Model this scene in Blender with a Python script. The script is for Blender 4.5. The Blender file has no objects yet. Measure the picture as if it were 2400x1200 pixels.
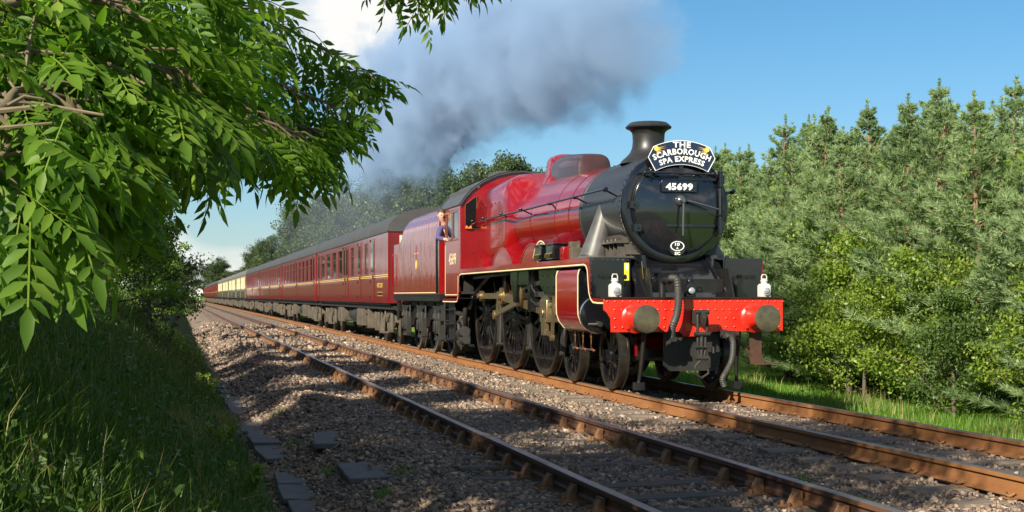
import bpy, math, random
import numpy as np
from mathutils import Vector, Matrix, Euler

scene = bpy.context.scene
COL = scene.collection
PI = math.pi
R = math.radians

# ------------------------------------------------------------------ camera
CAM_H, YAW = 1.362, 0.2359
cd = bpy.data.cameras.new('camera'); cam = bpy.data.objects.new('camera', cd); COL.objects.link(cam)
cd.sensor_width = 36.0; cd.lens = 49.06; cd.shift_y = 0.0389
cd.clip_start = 0.05; cd.clip_end = 6000
cam.location = (0, 0, CAM_H); cam.rotation_euler = (PI / 2, 0, -YAW)
scene.camera = cam

# ------------------------------------------------------------------ light
SUN_DIR = Vector((-0.62, -0.60, 0.50)).normalized()
sl = bpy.data.lights.new('sun', 'SUN'); sun = bpy.data.objects.new('sun', sl); COL.objects.link(sun)
sl.energy = 5.0; sl.angle = R(0.55); sl.color = (1.0, 0.92, 0.76)
sun.rotation_euler = SUN_DIR.to_track_quat('Z', 'Y').to_euler()

world = bpy.data.worlds.new('World'); scene.world = world; world.use_nodes = True
wt = world.node_tree; wn = wt.nodes; wl = wt.links
for n in list(wn): wn.remove(n)
def wnode(t, **kw):
    n = wn.new(t)
    for k, v in kw.items(): setattr(n, k, v)
    return n
wo = wnode('ShaderNodeOutputWorld'); bg = wnode('ShaderNodeBackground')
sky = wnode('ShaderNodeTexSky', sky_type='NISHITA', sun_disc=False)
sky.sun_elevation = math.asin(SUN_DIR.z); sky.sun_rotation = math.atan2(SUN_DIR.x, SUN_DIR.y) % (2 * PI)
sky.altitude = 50; sky.air_density = 1.0; sky.dust_density = 0.2; sky.ozone_density = 2.6
bg.inputs['Strength'].default_value = 0.05
CLOUD_LOC = (0.34, 4.2, 1.3); SKY_TINT = (0.56, 0.93, 1.10, 1)
# drifting cumulus in the sky, by direction: noise on the view direction flattened to a cloud layer
tc = wnode('ShaderNodeTexCoord'); sep = wnode('ShaderNodeSeparateXYZ'); wl.new(tc.outputs['Generated'], sep.inputs[0])
def wmath(op, a, b=None, c=None):
    m = wnode('ShaderNodeMath', operation=op)
    for i, v in enumerate((a, b, c)):
        if v is None: continue
        if isinstance(v, (int, float)): m.inputs[i].default_value = v
        else: wl.new(v, m.inputs[i])
    return m.outputs[0]
# cumulus: noise on the view direction, flattened towards the horizon
zs = wmath('MULTIPLY', sep.outputs[2], 2.3)
cmb = wnode('ShaderNodeCombineXYZ'); wl.new(sep.outputs[0], cmb.inputs[0]); wl.new(sep.outputs[1], cmb.inputs[1]); wl.new(zs, cmb.inputs[2])
cmap = wnode('ShaderNodeMapping'); cmap.inputs['Location'].default_value = CLOUD_LOC
wl.new(cmb.outputs[0], cmap.inputs['Vector'])
noi = wnode('ShaderNodeTexNoise'); noi.inputs['Scale'].default_value = 3.4; noi.inputs['Detail'].default_value = 10; noi.inputs['Roughness'].default_value = 0.52
wl.new(cmap.outputs[0], noi.inputs['Vector'])
ramp = wnode('ShaderNodeValToRGB'); ramp.color_ramp.elements[0].position = 0.53; ramp.color_ramp.elements[1].position = 0.63
wl.new(noi.outputs['Fac'], ramp.inputs[0])
mixw = wnode('ShaderNodeMix', data_type='RGBA')
wl.new(ramp.outputs[0], mixw.inputs['Factor'])
tint = wnode('ShaderNodeMix', data_type='RGBA', blend_type='MULTIPLY'); tint.inputs['Factor'].default_value = 1.0
tmix = wnode('ShaderNodeMix', data_type='RGBA'); wl.new(wmath('MINIMUM', wmath('MULTIPLY', wmath('MAXIMUM', sep.outputs[2], 0.0), 5.5), 1.0), tmix.inputs['Factor'])
tmix.inputs['A'].default_value = (0.80, 0.90, 1.05, 1); tmix.inputs['B'].default_value = SKY_TINT
wl.new(sky.outputs[0], tint.inputs['A']); wl.new(tmix.outputs['Result'], tint.inputs['B'])
wl.new(tint.outputs['Result'], mixw.inputs['A']); mixw.inputs['B'].default_value = (10.0, 9.9, 9.7, 1)
wl.new(mixw.outputs['Result'], bg.inputs['Color']); wl.new(bg.outputs[0], wo.inputs[0])

scene.view_settings.view_transform = 'Standard'; scene.view_settings.look = 'None'
scene.view_settings.exposure = 1.0; scene.view_settings.gamma = 1.0; scene.view_settings.use_curve_mapping = False
scene.render.engine = 'CYCLES'
scene.cycles.max_bounces = 6; scene.cycles.diffuse_bounces = 3; scene.cycles.glossy_bounces = 3
scene.cycles.transmission_bounces = 4; scene.cycles.transparent_max_bounces = 8; scene.cycles.volume_bounces = 1
scene.cycles.volume_step_rate = 2.0; scene.cycles.volume_max_steps = 128
scene.cycles.use_denoising = True; scene.cycles.caustics_reflective = False; scene.cycles.caustics_refractive = False
scene.cycles.sample_clamp_indirect = 6.0

# ------------------------------------------------------------------ lettering (built first, while the scene is empty)
def text_geo(s, size=1.0, bold=0.0, spacing=1.0):
    cu = bpy.data.curves.new('t', 'FONT'); cu.body = s; cu.size = size; cu.offset = bold; cu.space_character = spacing
    cu.align_x = 'CENTER'; cu.align_y = 'CENTER'; cu.resolution_u = 2; cu.fill_mode = 'FRONT'
    o = bpy.data.objects.new('t', cu); COL.objects.link(o)
    dg = bpy.context.evaluated_depsgraph_get(); dg.update()
    me = bpy.data.meshes.new_from_object(o.evaluated_get(dg))
    v = [tuple(p.co) for p in me.vertices]; f = [tuple(p.vertices) for p in me.polygons]
    bpy.data.objects.remove(o); bpy.data.curves.remove(cu); bpy.data.meshes.remove(me)
    xs = [p[0] for p in v]; ys = [p[1] for p in v]
    cx, cy = (min(xs) + max(xs)) / 2, (min(ys) + max(ys)) / 2
    return [(p[0] - cx, p[1] - cy) for p in v], f, (max(xs) - min(xs), max(ys) - min(ys))
TXT = {}
for key, s, b, sp in (('THE', 'THE', .03, 1.15), ('SCAR', 'SCARBOROUGH', .03, 1.08), ('SPA', 'SPA EXPRESS', .03, 1.08),
                      ('NUM', '45699', .045, 1.08), ('TEN', '10', .03, 1), ('A', 'A', .03, 1), ('SC', 'SC', .04, 1.1),
                      ('CABNUM', '45699', .02, 1.0), ('GAL', 'GALATEA', .03, 1.05), ('WC', 'WEST COAST', .02, 1.0), ('NO', '99723', .02, 1.0)):
    TXT[key] = text_geo(s, 1.0, b, sp)

# ------------------------------------------------------------------ mesh helpers
def fast_mesh(name, V, F, k, attr=None):
    V = np.asarray(V, np.float32); F = np.asarray(F, np.int32).reshape(-1, k)
    me = bpy.data.meshes.new(name)
    me.vertices.add(len(V)); me.vertices.foreach_set('co', V.ravel())
    me.loops.add(F.size); me.loops.foreach_set('vertex_index', F.ravel())
    me.polygons.add(len(F)); me.polygons.foreach_set('loop_start', np.arange(0, F.size, k, dtype=np.int32))
    if attr is not None:
        a = me.attributes.new('rnd', 'FLOAT', 'POINT'); a.data.foreach_set('value', np.asarray(attr, np.float32))
    me.update(calc_edges=True)
    return me

class MB:
    def __init__(s): s.v = []; s.f = []; s.m = []
    def add(s, v, f, m=0):
        o = len(s.v); s.v += [tuple(p) for p in v]
        for q in f: s.f.append(tuple(i + o for i in q)); s.m.append(m)
        return s
    def box(s, x0, x1, y0, y1, z0, z1, m=0):
        v = [(x, y, z) for x in (x0, x1) for y in (y0, y1) for z in (z0, z1)]
        return s.add(v, [(0, 1, 3, 2), (4, 6, 7, 5), (0, 4, 5, 1), (2, 3, 7, 6), (0, 2, 6, 4), (1, 5, 7, 3)], m)
    def prism(s, pts, axis, a0, a1, m=0):
        n = len(pts)
        def P(p, a): return {'x': (a, p[0], p[1]), 'y': (p[0], a, p[1]), 'z': (p[0], p[1], a)}[axis]
        v = [P(p, a0) for p in pts] + [P(p, a1) for p in pts]
        f = [tuple(range(n))[::-1], tuple(range(n, 2 * n))] + [(i, (i + 1) % n, n + (i + 1) % n, n + i) for i in range(n)]
        return s.add(v, f, m)
    def strip(s, a, b, axis, c0, c1, m=0):
        # band between polylines a and b (same length) with thickness c0..c1
        for i in range(len(a) - 1):
            s.prism([a[i], a[i + 1], b[i + 1], b[i]], axis, c0, c1, m)
        return s
    def tube(s, path, r, n=8, m=0, caps=True):
        path = [Vector(p) for p in path]; N = len(path)
        rr = r if isinstance(r, (list, tuple)) else [r] * N
        v = []; up = None
        for i, p in enumerate(path):
            t = (path[min(i + 1, N - 1)] - path[max(i - 1, 0)])
            if t.length < 1e-9: t = Vector((0, 0, 1))
            t.normalize()
            if up is None:
                up = Vector((0, 0, 1)) if abs(t.z) < .9 else Vector((1, 0, 0))
            a = t.cross(up)
            if a.length < 1e-6: a = t.cross(Vector((0, 1, 0)))
            a.normalize(); b = a.cross(t).normalized(); up = b
            for j in range(n):
                th = 2 * PI * j / n
                v.append(tuple(p + (a * math.cos(th) + b * math.sin(th)) * rr[i]))
        f = [(i * n + j, i * n + (j + 1) % n, (i + 1) * n + (j + 1) % n, (i + 1) * n + j) for i in range(N - 1) for j in range(n)]
        if caps: f += [tuple(range(n))[::-1], tuple(range((N - 1) * n, N * n))]
        return s.add(v, f, m)
    def cyl(s, p0, p1, r0, r1=None, n=16, m=0):
        return s.tube([p0, p1], [r0, r0 if r1 is None else r1], n, m)
    def lathe(s, prof, c, axis='y', n=32, m=0, cap0=True, cap1=True):
        # prof: list of (a along axis, radius)
        v = []; K = len(prof)
        for a, r in prof:
            for j in range(n):
                th = 2 * PI * j / n; p, q = r * math.cos(th), r * math.sin(th)
                v.append({'y': (c[0] + p, c[1] + a, c[2] + q), 'x': (c[0] + a, c[1] + p, c[2] + q), 'z': (c[0] + p, c[1] + q, c[2] + a)}[axis])
        f = [(i * n + j, i * n + (j + 1) % n, (i + 1) * n + (j + 1) % n, (i + 1) * n + j) for i in range(K - 1) for j in range(n)]
        if cap0: f.append(tuple(range(n))[::-1])
        if cap1: f.append(tuple(range((K - 1) * n, K * n)))
        return s.add(v, f, m)
    def loft(s, rings, m=0, cap0=True, cap1=True):
        n = len(rings[0]); v = [p for r in rings for p in r]; K = len(rings)
        f = [(i * n + j, i * n + (j + 1) % n, (i + 1) * n + (j + 1) % n, (i + 1) * n + j) for i in range(K - 1) for j in range(n)]
        if cap0: f.append(tuple(range(n))[::-1])
        if cap1: f.append(tuple(range((K - 1) * n, K * n)))
        return s.add(v, f, m)
    def rivet(s, p, nrm, r=.012, h=.010, m=0):
        nrm = Vector(nrm).normalized(); a = nrm.orthogonal().normalized(); b = nrm.cross(a); p = Vector(p)
        v = []
        for rad, hh in ((r, -.004), (r * .86, h * .6), (r * .4, h)):
            for j in range(6):
                th = PI * j / 3; v.append(tuple(p + (a * math.cos(th) + b * math.sin(th)) * rad + nrm * hh))
        f = [(i * 6 + j, i * 6 + (j + 1) % 6, i * 6 + 6 + (j + 1) % 6, i * 6 + 6 + j) for i in range(2) for j in range(6)] + [tuple(range(12, 18))]
        return s.add(v, f, m)
    def text(s, key, c, size, plane='front', m=0, arc=None, wid=None, d=0.0):
        # plane front: faces -y (x right, z up); side: faces -x (text runs towards -y ... seen from the left: +y is left)
        v, f, (w, h) = TXT[key]; k = size / h; kx = k if wid is None else wid / w
        out = []
        for px, py in v:
            px *= kx; py *= k
            if arc: a = px / arc; px, py = (arc + py) * math.sin(a), (arc + py) * math.cos(a) - arc
            if plane == 'front': out.append((c[0] + px, c[1], c[2] + py))
            else: out.append((c[0], c[1] - px, c[2] + py))
        return s.add(out, f, m)
    def build(s, name, mats, parent=None, smooth=38, bevel=None, loc=None):
        me = bpy.data.meshes.new(name); me.from_pydata(s.v, [], s.f)
        if not isinstance(mats, (list, tuple)): mats = [mats]
        for mm in mats: me.materials.append(mm)
        if len(mats) > 1: me.polygons.foreach_set('material_index', s.m)
        if smooth:
            me.polygons.foreach_set('use_smooth', [True] * len(me.polygons)); me.set_sharp_from_angle(angle=R(smooth))
        me.update()
        o = bpy.data.objects.new(name, me); COL.objects.link(o)
        if parent is not None: o.parent = parent
        if loc is not None: o.location = loc
        if bevel:
            bm = o.modifiers.new('bevel', 'BEVEL'); bm.width = bevel; bm.segments = 2; bm.limit_method = 'ANGLE'; bm.angle_limit = R(50)
        return o

def empty(name, loc=(0, 0, 0), rz=0):
    o = bpy.data.objects.new(name, None); COL.objects.link(o); o.location = loc; o.rotation_euler = (0, 0, rz); o.empty_display_size = .2
    return o
def tag(o, label=None, cat=None, group=None, kind=None):
    if label: o['label'] = label
    if cat: o['category'] = cat
    if group: o['group'] = group
    if kind: o['kind'] = kind
    return o
def mobj(name, me, mat=None, parent=None, loc=None):
    if mat is not None: me.materials.append(mat)
    o = bpy.data.objects.new(name, me); COL.objects.link(o)
    if parent is not None: o.parent = parent
    if loc is not None: o.location = loc
    return o
def link_copy(o, name=None, parent=None, loc=None, rot=None, sc=None):
    c = o.copy(); COL.objects.link(c); c.parent = parent
    if loc is not None: c.location = loc
    if rot is not None: c.rotation_euler = rot
    if sc is not None: c.scale = sc
    return c
def copy_tree(o, parent=None):
    c = o.copy(); COL.objects.link(c); c.parent = parent
    for ch in list(o.children): copy_tree(ch, c)
    return c

# ------------------------------------------------------------------ materials
def mat(name, col, rough=.5, metal=0., coat=0., col2=None, nscale=6., nmix=.5, bump=0., bscale=40., bdist=.01, spec=.5, stretch=(1, 1, 1), rough2=None, coat_rough=.04):
    m = bpy.data.materials.new(name); m.use_nodes = True; nt = m.node_tree; N = nt.nodes; L = nt.links
    b = N['Principled BSDF']
    b.inputs['Base Color'].default_value = (*col, 1); b.inputs['Roughness'].default_value = rough; b.inputs['Metallic'].default_value = metal
    b.inputs['Coat Weight'].default_value = coat; b.inputs['Coat Roughness'].default_value = coat_rough; b.inputs['Specular IOR Level'].default_value = spec
    if col2 is not None or bump or rough2 is not None:
        t = N.new('ShaderNodeTexCoord'); mp = N.new('ShaderNodeMapping'); mp.inputs['Scale'].default_value = stretch
        L.new(t.outputs['Object'], mp.inputs['Vector'])
    if col2 is not None or rough2 is not None:
        n = N.new('ShaderNodeTexNoise'); n.inputs['Scale'].default_value = nscale; n.inputs['Detail'].default_value = 6; n.inputs['Roughness'].default_value = .65
        L.new(mp.outputs[0], n.inputs['Vector'])
        rp = N.new('ShaderNodeValToRGB'); rp.color_ramp.elements[0].position = max(0, nmix - .18); rp.color_ramp.elements[1].position = min(1, nmix + .18)
        L.new(n.outputs['Fac'], rp.inputs[0])
        if col2 is not None:
            rp.color_ramp.elements[0].color = (*col, 1); rp.color_ramp.elements[1].color = (*col2, 1)
            L.new(rp.outputs[0], b.inputs['Base Color'])
        if rough2 is not None:
            mr = N.new('ShaderNodeMapRange'); mr.inputs['To Min'].default_value = rough; mr.inputs['To Max'].default_value = rough2
            mr.inputs['From Min'].default_value = .3; mr.inputs['From Max'].default_value = .7
            L.new(n.outputs['Fac'], mr.inputs['Value']); L.new(mr.outputs[0], b.inputs['Roughness'])
    if bump:
        n2 = N.new('ShaderNodeTexNoise'); n2.inputs['Scale'].default_value = bscale; n2.inputs['Detail'].default_value = 4
        L.new(mp.outputs[0], n2.inputs['Vector'])
        bp = N.new('ShaderNodeBump'); bp.inputs['Strength'].default_value = bump; bp.inputs['Distance'].default_value = bdist
        L.new(n2.outputs['Fac'], bp.inputs['Height']); L.new(bp.outputs[0], b.inputs['Normal'])
        if coat: L.new(bp.outputs[0], b.inputs['Coat Normal'])
    return m

def two_tone(name, c1, c2, scale, bump):
    return mat(name, c1, .9, col2=c2, nscale=scale, bump=bump)
def foliage_mat(name, stops, trans=.35, rough=.45, spec=.35):
    m = bpy.data.materials.new(name); m.use_nodes = True; nt = m.node_tree; N = nt.nodes; L = nt.links
    b = N['Principled BSDF']; out = N['Material Output']
    at = N.new('ShaderNodeAttribute'); at.attribute_name = 'rnd'
    rp = N.new('ShaderNodeValToRGB'); el = rp.color_ramp.elements
    while len(el) < len(stops): el.new(.5)
    for i, (p, c) in enumerate(stops): el[i].position = p; el[i].color = (*c, 1)
    L.new(at.outputs['Fac'], rp.inputs[0]); L.new(rp.outputs[0], b.inputs['Base Color'])
    b.inputs['Roughness'].default_value = rough; b.inputs['Specular IOR Level'].default_value = spec
    tr = N.new('ShaderNodeBsdfTranslucent'); mx = N.new('ShaderNodeMixShader'); mx.inputs[0].default_value = trans
    mul = N.new('ShaderNodeMix'); mul.data_type = 'RGBA'; mul.blend_type = 'MULTIPLY'; mul.inputs['Factor'].default_value = 1.0; mul.inputs['B'].default_value = (1.5, 1.7, .7, 1)
    L.new(rp.outputs[0], mul.inputs['A']); L.new(mul.outputs['Result'], tr.inputs['Color'])
    L.new(b.outputs[0], mx.inputs[1]); L.new(tr.outputs[0], mx.inputs[2]); L.new(mx.outputs[0], out.inputs['Surface'])
    return m

M = dict(
 crimson=mat('crimson_lake_paint', (.25, .0025, .004), .22, 0, .62, col2=(.165, .0025, .004), nscale=1.6, bump=.02, bscale=2.2, bdist=.03, stretch=(1, 1, .5)),
 tender_red=mat('tender_crimson_paint', (.27, .006, .006), .22, 0, .8, col2=(.19, .005, .005), nscale=1.5, bump=.35, bscale=2.4, bdist=.04, stretch=(1, 1.5, .32)),
 maroon=mat('carriage_maroon_paint', (.21, .006, .008), .3, 0, .65, col2=(.15, .006, .007), nscale=1.3, bump=.12, bscale=2.0, bdist=.03, stretch=(1, 1.6, .35)),
 maroon_end=mat('carriage_end_maroon', (.16, .010, .013), .4, 0, .3, col2=(.09, .012, .012), nscale=3),
 umber=mat('umber_paint', (.085, .065, .035), .35, 0, .5, col2=(.07, .05, .03)),
 cream=mat('cream_paint', (.24, .205, .135), .45, 0, .15, col2=(.19, .16, .105)),
 vermilion=mat('buffer_beam_red', (.68, .024, .010), .32, 0, .5, col2=(.55, .018, .010), nscale=4, bump=.03, bscale=5),
 black=mat('gloss_black', (.005, .0055, .008), .16, 0, .7, col2=(.012, .011, .010), nscale=3, nmix=.62, bump=.03, bscale=3, bdist=.03),
 door_black=mat('smokebox_door_black', (.008, .009, .012), .12, 0, .9, bump=.03, bscale=2.5, bdist=.03),
 smokebox=mat('smokebox_grey_black', (.016, .017, .020), .42, .0, .15, col2=(.026, .024, .022), nscale=2.5, bump=.08, bscale=30, bdist=.004),
 frame=mat('oily_black', (.006, .006, .006), .42, 0, .1, col2=(.018, .015, .012), nscale=5, nmix=.58, bump=.2, bscale=25),
 grime=mat('brake_dust_grime', (.028, .025, .021), .6, 0, 0, col2=(.012, .011, .010), nscale=5, bump=.3, bscale=30),
 grime_light=mat('brown_brake_dust', (.11, .088, .062), .8, 0, 0, col2=(.05, .04, .03), nscale=4, bump=.3, bscale=30),
 steel=mat('bright_steel', (.62, .60, .56), .22, 1.0, 0, rough2=.4, nscale=6),
 motion=mat('oily_motion_steel', (.46, .37, .22), .30, .9, 0, col2=(.30, .21, .11), nscale=5, rough2=.5),
 darksteel=mat('wheel_black_enamel', (.007, .007, .008), .18, .3, .7, col2=(.026, .021, .016), nscale=4, nmix=.68),
 tyre=mat('tyre_steel', (.075, .066, .055), .3, .7, 0, col2=(.035, .030, .024), nscale=6),
 buffer=mat('buffer_face_steel', (.26, .22, .14), .38, .7, 0, col2=(.075, .062, .045), nscale=3.2, bump=.1, bscale=25, bdist=.003),
 pipe_grey=mat('bare_grey_casing', (.17, .165, .155), .36, .5, .1, col2=(.11, .105, .095), nscale=4),
 brass=mat('brass', (.72, .50, .16), .25, 1.0),
 copper=mat('copper', (.55, .22, .10), .3, 1.0),
 lining=mat('cream_lining', (.80, .66, .38), .4),
 gold=mat('yellow_lining', (.78, .50, .10), .4),
 white=mat('white_lamp_paint', (.60, .59, .55), .4, 0, .2, col2=(.45, .43, .38), nscale=8, nmix=.6),
 letter=mat('white_letters', (.82, .82, .80), .4),
 navy=mat('headboard_navy', (.012, .020, .050), .3, 0, .4),
 rubber=mat('grey_rubber_hose', (.050, .046, .042), .55, 0, 0, col2=(.028, .026, .024), nscale=10),
 roof=mat('carriage_roof_grey', (.060, .060, .060), .7, 0, 0, col2=(.040, .040, .042), nscale=2, bump=.15, bscale=10),
 roof_light=mat('pale_roof_grey', (.13, .125, .11), .7, 0, 0, col2=(.10, .095, .085), nscale=2),
 cabroof=mat('cab_roof_grey', (.050, .050, .054), .55, 0, .1, col2=(.070, .067, .065), nscale=3),
 glass=mat('window_glass', (.010, .013, .012), .03, 0, .6, spec=.8),
 cabglass=mat('cab_glass', (.006, .007, .008), .08, 0, 0, spec=.25),
 lens=mat('lamp_lens', (.55, .56, .58), .05, .6, .8),
 wood=mat('varnished_wood', (.14, .045, .02), .35, 0, .5),
 interior=mat('dark_interior', (.012, .010, .009), .8),
 yellow_sign=mat('yellow_sign', (.80, .68, .05), .4),
 rail=mat('rusty_rail', (.29, .128, .038), .75, 0, 0, col2=(.19, .075, .026), nscale=5, bump=.25, bscale=40, bdist=.004, stretch=(1, .35, 1)),
 rail_dark=mat('dark_rusty_rail', (.13, .055, .026), .7, 0, 0, col2=(.065, .032, .020), nscale=5, bump=.25, bscale=40, bdist=.004, stretch=(1, .35, 1)),
 rail_top=mat('worn_rail_top', (.36, .30, .26), .3, .85, 0, col2=(.26, .19, .14), nscale=7, rough2=.55, stretch=(1, .2, 1)),
 chair=mat('cast_iron_chair', (.26, .125, .045), .8, 0, 0, col2=(.13, .060, .030), nscale=14, bump=.3, bscale=50),
 sleeper=mat('weathered_timber', (.085, .070, .058), .85, 0, 0, col2=(.042, .034, .028), nscale=5, bump=.5, bscale=22, bdist=.012, stretch=(.25, 3, 1)),
 conc_sleeper=mat('concrete_sleeper', (.17, .135, .105), .9, 0, 0, col2=(.11, .085, .062), nscale=5, bump=.3, bscale=40),
 concrete=mat('grey_concrete', (.13, .125, .12), .9, 0, 0, col2=(.075, .072, .068), nscale=6, bump=.35, bscale=35, bdist=.006),
 bark=mat('bark', (.115, .085, .060), .9, 0, 0, col2=(.06, .045, .032), nscale=8, bump=.5, bscale=25, bdist=.02, stretch=(1, 1, .3)),
 pinebark=mat('pine_bark', (.24, .135, .080), .9, 0, 0, col2=(.13, .080, .052), nscale=8, bump=.5, bscale=25, bdist=.02, stretch=(1, 1, .4)),
 twig=mat('green_brown_twig', (.16, .125, .070), .8, 0, 0, col2=(.10, .075, .045), nscale=12),
 orange=mat('orange_cloth', (.75, .12, .02), .8),
 skin=mat('skin', (.58, .33, .24), .5, 0, 0, col2=(.52, .27, .19), nscale=14),
 hair=mat('brown_hair', (.05, .032, .02), .6),
 overall=mat('purple_blue_jacket', (.075, .062, .16), .8, 0, 0, col2=(.055, .045, .12), nscale=10),
)
M['ash'] = foliage_mat('ash_leaf', [(0, (.045, .11, .012)), (.5, (.115, .215, .022)), (1, (.24, .34, .05))], .52, .5, .28)
M['broad'] = foliage_mat('broadleaf', [(0, (.03, .065, .014)), (.5, (.06, .11, .022)), (1, (.11, .165, .04))], .30)
M['broad_far'] = foliage_mat('broadleaf_far', [(0, (.026, .048, .018)), (.5, (.052, .082, .028)), (1, (.095, .125, .048))], .25)
M['lime'] = foliage_mat('lime_shrub_leaf', [(0, (.07, .13, .014)), (.5, (.15, .225, .025)), (1, (.26, .32, .05))], .35)
M['pale'] = foliage_mat('pale_whitebeam_leaf', [(0, (.10, .16, .05)), (.5, (.17, .24, .09)), (1, (.30, .37, .17))], .3)
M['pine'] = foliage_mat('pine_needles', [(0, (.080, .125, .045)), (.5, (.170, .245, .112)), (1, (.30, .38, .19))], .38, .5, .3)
M['grass'] = foliage_mat('grass', [(0, (.034, .085, .013)), (.6, (.075, .15, .022)), (.85, (.14, .18, .05)), (1, (.30, .24, .10))], .35)
M['verge'] = foliage_mat('verge_grass', [(0, (.06, .15, .012)), (.6, (.12, .24, .025)), (.85, (.22, .25, .07)), (1, (.38, .31, .14))], .35)
# ------------------------------------------------------------------ ground, ballast, track
TX, NX = 6.973, 3.703            # centre lines: the train's track, the near track
def sstep(a, b, x):
    t = np.clip((x - a) / (b - a), 0, 1); return t * t * (3 - 2 * t)
def lumps(X, Y):
    return (np.sin(X * 3.1 + 1.3 * np.sin(Y * .9)) * np.sin(Y * 2.3 + X) * .5 + np.sin(X * 7.3 + Y * 1.7) * np.sin(Y * 5.9 - X * 2.2) * .3 + np.sin(X * 13.1 - Y * 11.7 + 2) * .2)
def ballast_z(X, Y):
    X = np.asarray(X, float); Y = np.asarray(Y, float)
    z = np.full(np.broadcast(X, Y).shape, -.195)
    z = z - .05 * np.exp(-((X - 5.35) / .45) ** 2)
    z = z - .30 * (1 - sstep(.55, 2.2, X)) - .42 * sstep(8.35, 10.1, X)
    left = np.exp(-((X - 1.75) / .55) ** 2)
    z = z + left * (.06 + .085 * np.sin(Y * .95 + .6) + .05 * np.sin(Y * 2.1 + X * 2))
    amp = .018 + .03 * left
    return z + amp * lumps(X, Y)
def bank_z(X, Y):
    X = np.asarray(X, float); Y = np.asarray(Y, float)
    s = .70 - X
    b = -.50 + np.where(s < 2.2, .72 * np.maximum(s, 0) + .10 * np.maximum(s, 0) ** 1.5, .72 * 2.2 + .10 * 2.2 ** 1.5 + .25 * (s - 2.2))
    near = sstep(1.0, 8.0, Y)
    b = np.minimum(-.50 + (b + .5) * (.45 + .55 * near), 3.0)
    return b + .06 * lumps(X * .6, Y * .6) * sstep(0, 1, s)
def ground_z(X, Y):
    X = np.asarray(X, float); Y = np.asarray(Y, float)
    zb = ballast_z(np.clip(X, .55, 10.1), Y)
    field = -.62 + .03 * lumps(X * .4, Y * .4) - .10 * sstep(10.1, 11, X) + np.clip((X - 30) * .01, 0, 2.5)
    return np.where(X < .7, bank_z(X, Y), np.where(X > 10.1, field, zb - .07))

def grid_mesh(name, xs, ys, zf, m, kind='structure'):
    X, Y = np.meshgrid(xs, ys); Z = zf(X, Y); V = np.stack([X, Y, Z], -1).reshape(-1, 3)
    nx, ny = len(xs), len(ys)
    i = np.arange(ny - 1)[:, None] * nx + np.arange(nx - 1)[None]; F = np.stack([i, i + 1, i + nx + 1, i + nx], -1).reshape(-1, 4)
    me = fast_mesh(name, V, F, 4); me.polygons.foreach_set('use_smooth', [True] * len(me.polygons))
    o = mobj(name, me, m); o['kind'] = kind
    return o

def ground_material():
    m = bpy.data.materials.new('turf_ground'); m.use_nodes = True; nt = m.node_tree; N = nt.nodes; L = nt.links; b = N['Principled BSDF']
    t = N.new('ShaderNodeTexCoord'); n1 = N.new('ShaderNodeTexNoise'); n1.inputs['Scale'].default_value = .25; n1.inputs['Detail'].default_value = 8
    n2 = N.new('ShaderNodeTexNoise'); n2.inputs['Scale'].default_value = 9; n2.inputs['Detail'].default_value = 6
    L.new(t.outputs['Object'], n1.inputs['Vector']); L.new(t.outputs['Object'], n2.inputs['Vector'])
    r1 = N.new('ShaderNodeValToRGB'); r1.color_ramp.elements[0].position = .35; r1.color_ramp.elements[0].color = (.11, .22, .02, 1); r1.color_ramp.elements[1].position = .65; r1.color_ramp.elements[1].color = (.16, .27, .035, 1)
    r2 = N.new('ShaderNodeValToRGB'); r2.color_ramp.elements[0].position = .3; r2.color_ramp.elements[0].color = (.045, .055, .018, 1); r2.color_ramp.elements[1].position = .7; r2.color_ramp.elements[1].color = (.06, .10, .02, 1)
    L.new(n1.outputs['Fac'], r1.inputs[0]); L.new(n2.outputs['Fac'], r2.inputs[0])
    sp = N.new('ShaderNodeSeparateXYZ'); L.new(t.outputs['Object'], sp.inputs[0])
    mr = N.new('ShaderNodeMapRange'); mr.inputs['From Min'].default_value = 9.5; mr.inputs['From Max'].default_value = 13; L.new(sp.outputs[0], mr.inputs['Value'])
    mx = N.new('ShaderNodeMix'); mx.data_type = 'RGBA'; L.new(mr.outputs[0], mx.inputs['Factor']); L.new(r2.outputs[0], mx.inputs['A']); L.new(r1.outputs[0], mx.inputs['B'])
    L.new(mx.outputs['Result'], b.inputs['Base Color']); b.inputs['Roughness'].default_value = .95; b.inputs['Specular IOR Level'].default_value = .1
    bp = N.new('ShaderNodeBump'); bp.inputs['Strength'].default_value = .6; bp.inputs['Distance'].default_value = .05; L.new(n2.outputs['Fac'], bp.inputs['Height']); L.new(bp.outputs[0], b.inputs['Normal'])
    return m
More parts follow.
